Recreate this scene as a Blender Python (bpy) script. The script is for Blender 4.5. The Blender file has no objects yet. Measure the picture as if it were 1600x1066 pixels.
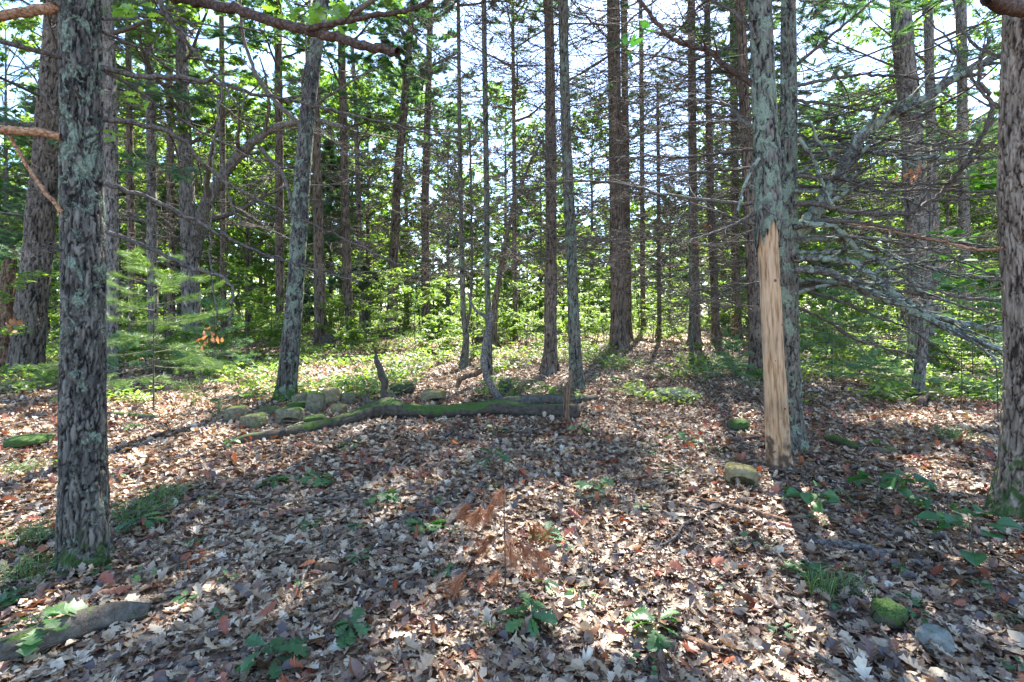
import bpy, math, random
import numpy as np
from math import radians, sin, cos, pi
C = bpy.context
sc = C.scene
# ------------------------------------------------------------------ camera, sky, sun, exposure
FPX, CX, HZ, CAMZ = 800.0, 800.0, 480.0, 1.5          # 18 mm lens on a 36 mm wide sensor
cam = bpy.data.objects.new("camera", bpy.data.cameras.new("camera"))
cam.data.lens = 18; cam.data.sensor_width = 36
cam.data.shift_y = -53.0 / 1600.0
cam.data.clip_start = 0.05; cam.data.clip_end = 3000
cam.location = (0, 0, CAMZ); cam.rotation_euler = (radians(90), 0, 0)
sc.collection.objects.link(cam); sc.camera = cam
SUN_EL, SUN_AZ = 50.0, 17.0                            # azimuth measured from +Y towards +X
SD = np.array([sin(radians(SUN_AZ)) * cos(radians(SUN_EL)), cos(radians(SUN_AZ)) * cos(radians(SUN_EL)), sin(radians(SUN_EL))])
w = bpy.data.worlds.new("World"); sc.world = w; w.use_nodes = True
nt = w.node_tree; bg = nt.nodes["Background"]
sky = nt.nodes.new("ShaderNodeTexSky"); sky.sky_type = 'NISHITA'; sky.sun_disc = False
sky.sun_elevation = radians(SUN_EL); sky.sun_rotation = radians(SUN_AZ)
sky.air_density = 0.8; sky.dust_density = 0.4; sky.ozone_density = 3.0
nt.links.new(sky.outputs[0], bg.inputs[0]); bg.inputs[1].default_value = 0.115
sl = bpy.data.lights.new("sun", 'SUN'); sl.energy = 4.0; sl.angle = radians(0.5); sl.color = (1.0, 0.95, 0.88)
so = bpy.data.objects.new("sun", sl); sc.collection.objects.link(so)
from mathutils import Vector
so.rotation_euler = Vector(SD).to_track_quat('Z', 'Y').to_euler(); so.location = (8, 20, 30)
sc.view_settings.view_transform = 'Standard'; sc.view_settings.look = 'None'
sc.view_settings.exposure = 2.75; sc.view_settings.gamma = 1
sc.render.engine = 'CYCLES'
cy = sc.cycles
cy.max_bounces = 7; cy.diffuse_bounces = 4; cy.glossy_bounces = 2; cy.transmission_bounces = 5; cy.transparent_max_bounces = 4
cy.sample_clamp_indirect = 6; cy.caustics_reflective = False; cy.caustics_refractive = False
try:
    cy.use_denoising = True; cy.denoiser = 'OPENIMAGEDENOISE'; cy.denoising_prefilter = 'ACCURATE'
except Exception: pass

# ------------------------------------------------------------------ helpers
def rg(s): return np.random.default_rng(s)
def _hash(i, j, k, s):
    h = (i.astype(np.int64) * 374761393 + j.astype(np.int64) * 668265263 + k.astype(np.int64) * 2147483647 + s * 1274126177) & 0xffffffff
    h = ((h ^ (h >> 13)) * 1274126177) & 0xffffffff
    h = ((h ^ (h >> 16)) * 2246822519) & 0xffffffff
    return ((h ^ (h >> 15)) & 0xffffff) / float(0xffffff) * 2 - 1
def vn(p, s=0):
    p = np.asarray(p, float); f = np.floor(p); t = p - f; t = t * t * (3 - 2 * t); f = f.astype(np.int64)
    i, j, k = f[..., 0], f[..., 1], f[..., 2]; x, y, z = t[..., 0], t[..., 1], t[..., 2]
    L = lambda a, b, u: a + (b - a) * u
    c = [[[_hash(i + a, j + b, k + c_, s) for c_ in (0, 1)] for b in (0, 1)] for a in (0, 1)]
    return L(L(L(c[0][0][0], c[1][0][0], x), L(c[0][1][0], c[1][1][0], x), y), L(L(c[0][0][1], c[1][0][1], x), L(c[0][1][1], c[1][1][1], x), y), z)
def fbm(p, o=3, s=0):
    a = 1.0; r = 0; p = np.asarray(p, float); n = 0
    for q in range(o): r = r + a * vn(p * (2.03 ** q) + 17.3 * q, s + q); n += a; a *= .5
    return r / n
def plates(p, s=0):
    p = np.asarray(p, float); f = np.floor(p).astype(np.int64); a = np.full(p.shape[:-1], 9.0); b = a.copy()
    for i in (-1, 0, 1):
        for j in (-1, 0, 1):
            for k in (-1, 0, 1):
                c = f + np.array([i, j, k]); q = [c[..., m] + .5 + .45 * _hash(c[..., 0], c[..., 1], c[..., 2], s + 11 * m) for m in range(3)]
                d = np.sqrt((q[0] - p[..., 0]) ** 2 + (q[1] - p[..., 1]) ** 2 + (q[2] - p[..., 2]) ** 2)
                b = np.where(d < a, a, np.minimum(b, d)); a = np.minimum(a, d)
    return b - a
def G(x, y):
    x = np.asarray(x, float); y = np.asarray(y, float)
    z = np.where(y < 14, 0.02 * y, 0.28 + 0.12 * np.sin(np.clip((y - 14) / 8, 0, 1) * pi / 2) - 0.014 * np.clip(y - 24, 0, 45))
    z = np.where(y < -10, -0.2, z)
    n = fbm(np.stack([x * .35, y * .35, x * 0], -1), 2, 5) * .07 + fbm(np.stack([x * 1.6, y * 1.6, x * 0 + 3], -1), 2, 9) * .018
    return z + n * np.clip((60 - np.hypot(x, y)) / 20, 0, 1)
def g1(x, y): return float(G(np.array([x]), np.array([y]))[0])
def gp(px, py):
    """where the camera ray through a photo pixel meets the ground"""
    dx, dz = (px - CX) / FPX, (HZ - py) / FPX
    d = np.linspace(1.2, 60, 6000); gz = G(dx * d, d); rz = CAMZ + dz * d
    k = np.argmax(rz < gz)
    return np.array([dx * d[k], d[k], gz[k]])
def at(px, py, d): return np.array([(px - CX) / FPX * d, d, CAMZ + (HZ - py) / FPX * d])

def mk(name, V, F, mat, parent=None, attrs=None, smooth=True, loc=None, mats=None, midx=None):
    V = np.ascontiguousarray(V, dtype=np.float32)
    me = bpy.data.meshes.new(name)
    Fs = F if isinstance(F, list) else [F]
    Fs = [np.asarray(f, dtype=np.int32) for f in Fs if len(f)]
    me.vertices.add(len(V)); me.vertices.foreach_set("co", V.ravel())
    li = np.concatenate([f.ravel() for f in Fs]); tot = np.concatenate([np.full(len(f), f.shape[1], np.int32) for f in Fs])
    st = np.concatenate([[0], np.cumsum(tot)[:-1]]).astype(np.int32)
    me.loops.add(len(li)); me.loops.foreach_set("vertex_index", li)
    me.polygons.add(len(tot)); me.polygons.foreach_set("loop_start", st)
    try: me.polygons.foreach_set("loop_total", tot)
    except Exception: pass
    me.polygons.foreach_set("use_smooth", np.full(len(tot), smooth, bool))
    if midx is not None: me.polygons.foreach_set("material_index", np.asarray(midx, np.int32))
    for k, v in (attrs or {"h": np.full(len(V), .6)}).items():
        a = me.attributes.new(k, 'FLOAT', 'POINT'); a.data.foreach_set("value", np.asarray(v, np.float32))
    me.update(calc_edges=True)
    for m in (mats or [mat]): me.materials.append(m)
    o = bpy.data.objects.new(name, me); sc.collection.objects.link(o)
    if parent is not None: o.parent = parent
    if loc is not None: o.location = loc
    return o
def tag(o, label=None, cat=None, group=None, kind=None):
    if label: o["label"] = label
    if cat: o["category"] = cat
    if group: o["group"] = group
    if kind: o["kind"] = kind
    return o
def empty(name, loc, label, cat, group=None):
    o = bpy.data.objects.new(name, None); o.empty_display_size = .2
    o.location = [float(v) for v in loc]; sc.collection.objects.link(o); return tag(o, label, cat, group)
def copy_tree(root, loc, rz, s=1.0, label=None, sz=None):
    r = root.copy(); sc.collection.objects.link(r); r.location = [float(v) for v in loc]; r.rotation_euler = (0, 0, rz)
    r.scale = (s, s, sz or s)
    if label: r["label"] = label
    for ch in list(root.children):
        c = ch.copy(); sc.collection.objects.link(c); c.parent = r
    return r

def resample(P, R, n):
    P = np.asarray(P, float); R = np.asarray(R, float)
    L = np.concatenate([[0], np.cumsum(np.linalg.norm(np.diff(P, axis=0), axis=1))]); t = np.linspace(0, L[-1], n)
    # catmull-rom like smoothing by repeated linear interpolation
    Q = np.stack([np.interp(t, L, P[:, k]) for k in range(3)], 1); r = np.interp(t, L, R)
    for _ in range(max(1, n // (3 * len(P)))):
        Q[1:-1] = (Q[:-2] + 2 * Q[1:-1] + Q[2:]) / 4
    return Q, r
def tubes(P, R, sides):
    """P (B,N,3), R (B,N): a batch of tapering tubes as one V, F"""
    B, N, _ = P.shape
    T = np.gradient(P, axis=1); T /= np.linalg.norm(T, axis=2, keepdims=True) + 1e-9
    mT = T.mean(1); ref = np.where(np.abs(mT[:, 2:3]) > .8, np.array([[1., 0, 0]]), np.array([[0, 0, 1.]]))
    S = np.cross(T, ref[:, None, :]); S /= np.linalg.norm(S, axis=2, keepdims=True) + 1e-9
    U = np.cross(S, T)
    a = np.arange(sides) * 2 * pi / sides
    V = P[:, :, None, :] + R[:, :, None, None] * (S[:, :, None, :] * np.cos(a)[None, None, :, None] + U[:, :, None, :] * np.sin(a)[None, None, :, None])
    V = V.reshape(-1, 3)
    b = np.arange(B)[:, None, None] * N * sides; n = np.arange(N - 1)[None, :, None] * sides; k = np.arange(sides)[None, None, :]; k2 = (k + 1) % sides
    F = np.stack([b + n + k, b + n + k2, b + n + sides + k2, b + n + sides + k], -1).reshape(-1, 4)
    return V, F
class Acc:
    def __init__(s): s.V = []; s.F3 = []; s.F4 = []; s.A = []; s.n = 0
    def add(s, V, F, a=0.5):
        F = np.asarray(F)
        (s.F3 if F.shape[1] == 3 else s.F4).append(F + s.n); s.V.append(V); s.A.append(np.broadcast_to(np.asarray(a, float), (len(V),))); s.n += len(V)
    def mk(s, name, mat, parent=None, **k):
        return mk(name, np.concatenate(s.V), [np.concatenate(x) for x in (s.F3, s.F4) if x], mat, parent, attrs={"rnd": np.concatenate(s.A), "h": np.full(s.n, .6)}, **k)
def grow(P, R, n, lf, rng, ang=(35, 70), pts=5, up=0.0, tmin=.15, flat=.7, wob=.25, rmin=.0012, rf=.55, tmax=1.0):
    """n side shoots on every parent polyline"""
    B, N, _ = P.shape
    L = np.linalg.norm(np.diff(P, axis=1), axis=2).sum(1)
    i = np.repeat(np.arange(B), n); M = len(i); t = tmin + (tmax - tmin) * ((np.tile(np.arange(n), B) + rng.random(M)) / n)
    f = t * (N - 1); k = np.clip(f.astype(int), 0, N - 2); u = (f - k)[:, None]
    p0 = P[i, k] * (1 - u) + P[i, k + 1] * u; tg = P[i, k + 1] - P[i, k]; tg /= np.linalg.norm(tg, axis=1, keepdims=True) + 1e-9
    r0 = (R[i, k] * (1 - u[:, 0]) + R[i, k + 1] * u[:, 0]) * rf
    h = np.cross(tg, [0, 0, 1.]); h /= np.linalg.norm(h, axis=1, keepdims=True) + 1e-9
    v = np.cross(h, tg); sg = np.where(rng.random(M) < .5, -1., 1.)[:, None]
    fl = (rng.normal(0, 1 - flat, M))[:, None]
    pr = h * sg + v * fl; pr /= np.linalg.norm(pr, axis=1, keepdims=True) + 1e-9
    a = np.radians(rng.uniform(ang[0], ang[1], M))[:, None]
    d = tg * np.cos(a) + pr * np.sin(a)
    ln = L[i] * lf * rng.uniform(.45, 1.15, M) * (1 - .55 * (t - tmin))
    st = ln / (pts - 1); Q = np.zeros((M, pts, 3)); Q[:, 0] = p0; dd = d.copy()
    for q in range(1, pts):
        dd = dd + rng.normal(0, wob, (M, 3)) * .6 + np.array([0, 0, up]); dd /= np.linalg.norm(dd, axis=1, keepdims=True)
        Q[:, q] = Q[:, q - 1] + dd * st[:, None]
    RR = np.maximum(r0[:, None] * np.linspace(1, .3, pts)[None], rmin)
    return Q, RR
def scat(T, F, pos, yaw, pitch, roll, sx, sy=None, curl=None, cup=None):
    """copies of a small template (K,3) pointing along +x"""
    sy = sx if sy is None else sy; n = len(pos)
    X = T[None, :, 0] * sx[:, None]; Y = T[None, :, 1] * sy[:, None]; Z = T[None, :, 2] * sx[:, None]
    if curl is not None: Z = Z + curl[:, None] * (T[None, :, 0] - .3) ** 2 * sx[:, None]
    if cup is not None: Z = Z + cup[:, None] * np.abs(T[None, :, 1]) ** 1.5 * sy[:, None]
    cr, sr = np.cos(roll)[:, None], np.sin(roll)[:, None]; Y, Z = Y * cr - Z * sr, Y * sr + Z * cr
    cp, sp = np.cos(pitch)[:, None], np.sin(pitch)[:, None]; X, Z = X * cp - Z * sp, X * sp + Z * cp
    cy_, sy_ = np.cos(yaw)[:, None], np.sin(yaw)[:, None]; X, Y = X * cy_ - Y * sy_, X * sy_ + Y * cy_
    V = np.stack([X, Y, Z], -1) + pos[:, None, :]
    K = len(T); FF = (np.asarray(F)[None] + (np.arange(n) * K)[:, None, None]).reshape(-1, 3)
    return V.reshape(-1, 3), FF, K

# leaf templates ---------------------------------------------------
def outline_leaf(ts, ws, fwd=0.0, stem=.12):
    """midrib with a left and a right outline; returns V, F(tris)"""
    n = len(ts); V = []; F = []
    for t in ts: V.append((t, 0, 0))
    for s in (1, -1):
        for t, w_ in zip(ts, ws): V.append((t + fwd * w_, s * w_, .0))
    for s in range(2):
        o = n * (1 + s)
        for k in range(n - 1):
            a, b, c, d = k, k + 1, o + k + 1, o + k
            if s == 0: F += [(a, b, c), (a, c, d)]
            else: F += [(a, c, b), (a, d, c)]
    if stem:
        m = len(V); V += [(-stem, .006, .01), (-stem, -.006, .01), (0.02, .008, 0), (0.02, -.008, 0)]; F += [(m, m + 1, m + 3), (m, m + 3, m + 2)]
    return np.array(V, float), np.array(F)
OAK = outline_leaf([0, .08, .2, .27, .40, .48, .60, .68, .80, .88, 1.0], [.02, .07, .16, .08, .27, .13, .34, .15, .26, .14, .0], .22)
OAK2 = outline_leaf([0, .14, .26, .42, .54, .74, .84, 1.0], [.02, .13, .09, .27, .14, .31, .18, .0], .2)
OVAL = outline_leaf([0, .12, .3, .5, .7, .88, 1.0], [.01, .17, .31, .36, .29, .14, 0], .0)
OVAL[0][:, 2] += np.abs(OVAL[0][:, 1]) * .25
RHOMB = (np.array([(0, 0, 0), (.45, .26, .05), (1, 0, 0), (.45, -.26, .05)], float), np.array([(0, 2, 1), (0, 3, 2)]))
LITTLE = (np.array([(0, 0, 0), (.3, .22, .04), (.5, .10, 0), (.75, .24, .05), (1, 0, 0), (.75, -.24, .04), (.5, -.10, 0), (.3, -.22, .05)], float),
          np.array([(0, 2, 1), (0, 6, 2), (0, 7, 6), (2, 4, 3), (2, 6, 4), (6, 5, 4)]))
def tuft_t(n, seed, spread=.6, wd=.012):
    r = rg(seed); V = []; F = []
    for k in range(n):
        a = r.uniform(0, 2 * pi); s_ = r.uniform(.1, spread); L = r.uniform(.75, 1)
        d = np.array([cos(s_), sin(s_) * cos(a), sin(s_) * sin(a)]); q = np.cross(d, r.normal(0, 1, 3)); q /= np.linalg.norm(q); m = len(V)
        b = np.array([r.uniform(-.35, .1), 0, 0])
        V += [b + q * wd, b - q * wd, b + d * L]; F.append((m, m + 1, m + 2))
    return np.array(V), np.array(F)
TUFT = [tuft_t(14, 3, .75, .032), tuft_t(14, 4, .9, .022)]
TUFTF = tuft_t(26, 6, .8, .013)
TUFTD = tuft_t(60, 7, .75, .014)

# ------------------------------------------------------------------ materials
def newmat(name):
    m = bpy.data.materials.new(name); m.use_nodes = True; n = m.node_tree.nodes; n.clear()
    out = n.new("ShaderNodeOutputMaterial"); return m, n, m.node_tree.links, out
def node(n, t, **k):
    x = n.new(t)
    for a, b in k.items(): setattr(x, a, b)
    return x
def ramp(n, stops, interp='LINEAR'):
    r = n.new("ShaderNodeValToRGB"); r.color_ramp.interpolation = interp; e = r.color_ramp.elements
    while len(e) < len(stops): e.new(.5)
    for q, (p, c) in zip(e, stops): q.position = p; q.color = (*c, 1) if len(c) == 3 else c
    return r
def leafmat(name, stops, trans=.45, rough=.45, tcol=None, gloss=.06, vein=True):
    m, n, l, out = newmat(name)
    at_ = node(n, "ShaderNodeAttribute", attribute_name="rnd"); r = ramp(n, stops); l.new(at_.outputs["Fac"], r.inputs[0])
    tc = node(n, "ShaderNodeTexCoord"); nz = node(n, "ShaderNodeTexNoise"); nz.inputs["Scale"].default_value = 40; nz.inputs["Detail"].default_value = 3
    l.new(tc.outputs["Object"], nz.inputs["Vector"])
    mx = node(n, "ShaderNodeMix", data_type='RGBA', blend_type='MULTIPLY'); mx.inputs[0].default_value = .55
    rr = ramp(n, [(.3, (.55, .5, .45)), (.7, (1.25, 1.25, 1.25))]); l.new(nz.outputs["Fac"], rr.inputs[0])
    l.new(r.outputs[0], mx.inputs["A"]); l.new(rr.outputs[0], mx.inputs["B"])
    col = mx.outputs["Result"]
    df = node(n, "ShaderNodeBsdfDiffuse"); l.new(col, df.inputs[0])
    tr = node(n, "ShaderNodeBsdfTranslucent")
    if tcol:
        m2 = node(n, "ShaderNodeMix", data_type='RGBA', blend_type='MULTIPLY'); m2.inputs[0].default_value = 1; l.new(col, m2.inputs["A"]); m2.inputs["B"].default_value = (*tcol, 1); l.new(m2.outputs["Result"], tr.inputs[0])
    else: l.new(col, tr.inputs[0])
    ms = node(n, "ShaderNodeMixShader"); ms.inputs[0].default_value = trans; l.new(df.outputs[0], ms.inputs[1]); l.new(tr.outputs[0], ms.inputs[2])
    gl = node(n, "ShaderNodeBsdfGlossy"); gl.inputs["Roughness"].default_value = rough; gl.inputs[0].default_value = (1, 1, 1, 1)
    m3 = node(n, "ShaderNodeMixShader"); m3.inputs[0].default_value = gloss; l.new(ms.outputs[0], m3.inputs[1]); l.new(gl.outputs[0], m3.inputs[2])
    l.new(m3.outputs[0], out.inputs[0]); return m
M = {}
M['litter'] = leafmat("dry_leaf", [(0, (.07, .035, .018)), (.14, (.19, .075, .03)), (.28, (.23, .14, .07)), (.5, (.42, .295, .17)), (.72, (.54, .405, .25)), (.88, (.62, .50, .34)), (1, (.68, .575, .42))], .18, .5, (1.1, .8, .5), .07)
M['litter_red'] = leafmat("red_dry_leaf", [(0, (.25, .05, .02)), (1, (.42, .14, .05))], .3, .5, None, .05)
M['leaf'] = leafmat("green_leaf", [(0, (.07, .13, .03)), (.5, (.15, .26, .055)), (.85, (.21, .34, .07)), (1, (.28, .39, .10))], .55, .4, (1.5, 1.7, .5), .06)
M['leaf_far'] = leafmat("green_leaf_far", [(0, (.08, .15, .035)), (.5, (.18, .29, .06)), (1, (.30, .42, .10))], .6, .5, (1.5, 1.6, .55), .05)
M['seed'] = leafmat("seedling_leaf", [(0, (.03, .10, .03)), (.5, (.055, .155, .045)), (1, (.13, .25, .055))], .42, .5, (1.3, 1.6, .4), .04)
M['needle'] = leafmat("pine_needle", [(0, (.07, .14, .07)), (.6, (.12, .24, .11)), (1, (.19, .32, .13))], .4, .4, (1.1, 1.3, .6), .05)
M['needle_young'] = leafmat("young_pine_needle", [(0, (.06, .12, .04)), (.6, (.11, .20, .06)), (1, (.18, .27, .09))], .4, .4, (1.2, 1.3, .5), .04)
M['needle_dead'] = leafmat("dead_needle", [(0, (.32, .11, .035)), (.6, (.48, .19, .07)), (1, (.56, .27, .12))], .35, .5, None, .04)
M['grass'] = leafmat("grass_blade", [(0, (.10, .19, .04)), (.6, (.18, .32, .07)), (1, (.35, .34, .12))], .45, .4, (1.3, 1.5, .5), .06)

def bark(name, dark, mid, light, lichen=None, lamt=0.0, moss=0.0, k=1.0, bump=.5, stretch=.22, rough=.85, mcol=(.05, .085, .02)):
    m, n, l, out = newmat(name)
    tc = node(n, "ShaderNodeTexCoord"); mp = node(n, "ShaderNodeMapping"); mp.inputs["Scale"].default_value = (1, 1, stretch); l.new(tc.outputs["Object"], mp.inputs[0])
    n1 = node(n, "ShaderNodeTexNoise"); n1.inputs["Scale"].default_value = 30 * k; n1.inputs["Detail"].default_value = 7; n1.inputs["Roughness"].default_value = .65; l.new(mp.outputs[0], n1.inputs["Vector"])
    vo = node(n, "ShaderNodeTexVoronoi"); vo.feature = 'DISTANCE_TO_EDGE'; vo.inputs["Scale"].default_value = 26 * k
    ds = node(n, "ShaderNodeVectorMath", operation='MULTIPLY_ADD'); l.new(n1.outputs["Color"], ds.inputs[0]); ds.inputs[1].default_value = (.05 / k,) * 3; l.new(mp.outputs[0], ds.inputs[2]); l.new(ds.outputs[0], vo.inputs["Vector"])
    vr = ramp(n, [(.0, (0, 0, 0)), (.22, (1, 1, 1))]); l.new(vo.outputs["Distance"], vr.inputs[0])
    ah = node(n, "ShaderNodeAttribute", attribute_name="h")
    ad = node(n, "ShaderNodeMath", operation='ADD'); hs = node(n, "ShaderNodeMath", operation='MULTIPLY'); l.new(ah.outputs["Fac"], hs.inputs[0]); hs.inputs[1].default_value = .5; l.new(hs.outputs[0], ad.inputs[0])
    mu = node(n, "ShaderNodeMath", operation='MULTIPLY'); l.new(vr.outputs[0], mu.inputs[0]); mu.inputs[1].default_value = .28; l.new(mu.outputs[0], ad.inputs[1])
    a2 = node(n, "ShaderNodeMath", operation='MULTIPLY_ADD'); l.new(n1.outputs["Fac"], a2.inputs[0]); a2.inputs[1].default_value = 1.1; a2.inputs[2].default_value = -.5
    a3 = node(n, "ShaderNodeMath", operation='ADD'); l.new(ad.outputs[0], a3.inputs[0]); l.new(a2.outputs[0], a3.inputs[1])
    cr = ramp(n, [(.26, dark), (.50, mid), (.95, light)]); l.new(a3.outputs[0], cr.inputs[0]); col = cr.outputs[0]
    n0 = node(n, "ShaderNodeTexNoise"); n0.inputs["Scale"].default_value = 2.5; n0.inputs["Detail"].default_value = 4; l.new(tc.outputs["Object"], n0.inputs["Vector"])
    tv = ramp(n, [(.3, (.7, .68, .66)), (.7, (1.25, 1.2, 1.15))]); l.new(n0.outputs["Fac"], tv.inputs[0])
    mm = node(n, "ShaderNodeMix", data_type='RGBA', blend_type='MULTIPLY'); mm.inputs[0].default_value = 1; l.new(col, mm.inputs["A"]); l.new(tv.outputs[0], mm.inputs["B"]); col = mm.outputs["Result"]
    bh = a3.outputs[0]
    if lichen:
        nl = node(n, "ShaderNodeTexNoise"); nl.inputs["Scale"].default_value = 13 * k ** .5; nl.inputs["Detail"].default_value = 9; nl.inputs["Roughness"].default_value = .72; nl.inputs["Distortion"].default_value = .8
        m5 = node(n, "ShaderNodeMapping"); m5.inputs["Scale"].default_value = (1, 1, .6); l.new(tc.outputs["Object"], m5.inputs[0]); l.new(m5.outputs[0], nl.inputs["Vector"])
        nb = node(n, "ShaderNodeTexNoise"); nb.inputs["Scale"].default_value = 1.6; nb.inputs["Detail"].default_value = 2; l.new(tc.outputs["Object"], nb.inputs["Vector"])
        sm = node(n, "ShaderNodeMath", operation='MULTIPLY_ADD'); l.new(nb.outputs["Fac"], sm.inputs[0]); sm.inputs[1].default_value = .45; l.new(nl.outputs["Fac"], sm.inputs[2])
        t0 = .97 - .26 * lamt
        lr = ramp(n, [(t0 - .02, (0, 0, 0)), (t0 + .02, (1, 1, 1))]); l.new(sm.outputs[0], lr.inputs[0])
        nf = node(n, "ShaderNodeTexNoise"); nf.inputs["Scale"].default_value = 110; nf.inputs["Detail"].default_value = 4; l.new(tc.outputs["Object"], nf.inputs["Vector"])
        lc = ramp(n, [(.32, tuple(c * .45 for c in lichen)), (.62, lichen)]); l.new(nf.outputs["Fac"], lc.inputs[0])
        m6 = node(n, "ShaderNodeMix", data_type='RGBA'); l.new(lr.outputs[0], m6.inputs[0]); l.new(col, m6.inputs["A"]); l.new(lc.outputs[0], m6.inputs["B"]); col = m6.outputs["Result"]
        b2 = node(n, "ShaderNodeMath", operation='MULTIPLY_ADD'); l.new(lr.outputs[0], b2.inputs[0]); b2.inputs[1].default_value = .35; l.new(bh, b2.inputs[2])
        b3 = node(n, "ShaderNodeMath", operation='MULTIPLY_ADD'); l.new(nf.outputs["Fac"], b3.inputs[0]); b3.inputs[1].default_value = .35; l.new(b2.outputs[0], b3.inputs[2]); bh = b3.outputs[0]
    if moss:
        sx = node(n, "ShaderNodeSeparateXYZ"); l.new(tc.outputs["Object"], sx.inputs[0])
        nm = node(n, "ShaderNodeTexNoise"); nm.inputs["Scale"].default_value = 14; nm.inputs["Detail"].default_value = 6; l.new(tc.outputs["Object"], nm.inputs["Vector"])
        q = node(n, "ShaderNodeMath", operation='MULTIPLY_ADD'); l.new(sx.outputs[2], q.inputs[0]); q.inputs[1].default_value = -1.0 / moss; l.new(nm.outputs["Fac"], q.inputs[2])
        qr = ramp(n, [(.30, (0, 0, 0)), (.48, (1, 1, 1))]); l.new(q.outputs[0], qr.inputs[0])
        m7 = node(n, "ShaderNodeMix", data_type='RGBA'); l.new(qr.outputs[0], m7.inputs[0]); l.new(col, m7.inputs["A"]); m7.inputs["B"].default_value = (*mcol, 1); col = m7.outputs["Result"]
    bp = node(n, "ShaderNodeBump"); bp.inputs["Strength"].default_value = bump; bp.inputs["Distance"].default_value = .012 / k; l.new(bh, bp.inputs["Height"])
    pb = node(n, "ShaderNodeBsdfPrincipled"); pb.inputs["Roughness"].default_value = rough; pb.inputs["Specular IOR Level"].default_value = .25
    l.new(col, pb.inputs["Base Color"]); l.new(bp.outputs[0], pb.inputs["Normal"]); l.new(pb.outputs[0], out.inputs[0]); return m
LI = (.28, .33, .235)
M['bark_lichen'] = bark("lichen_bark", (.012, .010, .009), (.075, .067, .055), (.24, .215, .175), (.25, .29, .205), .72, moss=.9, k=1.0, bump=.9)
M['bark_maple'] = bark("maple_bark", (.010, .009, .008), (.055, .05, .042), (.15, .135, .115), (.20, .235, .17), .85, moss=1.5, k=.9, bump=.6)
M['bark_twin'] = bark("pale_lichen_bark", (.014, .012, .010), (.11, .10, .078), (.24, .22, .175), (.27, .32, .22), .80, moss=.3, k=1.0, bump=.8)
M['bark_pine'] = bark("pine_bark", (.016, .013, .011), (.12, .096, .074), (.25, .212, .17), None, 0, k=.6, bump=1.0)
M['bark_red'] = bark("red_bark", (.02, .014, .011), (.135, .098, .072), (.27, .212, .158), (.25, .30, .24), .25, k=.9, bump=.8, stretch=.14)
M['bark_grey'] = bark("grey_bark", (.025, .021, .018), (.15, .132, .113), (.32, .29, .25), LI, .35, k=.9, bump=.7)
M['bark_green'] = bark("greenish_bark", (.014, .013, .010), (.10, .09, .066), (.21, .20, .15), (.21, .26, .18), .65, moss=.3, k=1.1, bump=.7)
M['bark_edge'] = bark("broad_bark", (.03, .02, .014), (.19, .14, .10), (.38, .31, .24), None, 0, moss=1.8, k=.75, bump=1.0)
M['dead'] = bark("dead_twig", (.03, .025, .02), (.115, .096, .078), (.24, .21, .175), LI, .15, k=2.0, bump=.3, stretch=.8)
M['dead_red'] = bark("dead_limb", (.03, .018, .013), (.085, .052, .037), (.19, .13, .095), LI, .05, k=1.6, bump=.8, stretch=1.0)
M['dead_lichen'] = bark("lichen_limb", (.03, .026, .022), (.11, .10, .085), (.25, .235, .20), (.33, .38, .28), .95, k=1.3, bump=.7, stretch=1.0)
M['stub'] = bark("broken_wood", (.12, .05, .02), (.36, .19, .10), (.5, .34, .22), LI, .1, k=1.8, bump=.7, stretch=1.1)
M['bare'] = bark("bare_wood", (.28, .15, .07), (.48, .295, .16), (.58, .40, .25), None, 0, moss=1.6, k=1.1, bump=.5, stretch=.09, mcol=(.10, .058, .032))
M['rot'] = bark("rotten_wood", (.03, .018, .011), (.15, .088, .052), (.33, .215, .135), None, 0, k=1.0, bump=1.0, stretch=.15)
M['greywood'] = bark("grey_dead_wood", (.03, .026, .022), (.15, .13, .11), (.30, .27, .23), None, 0, k=1.2, bump=.8, stretch=1)

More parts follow.
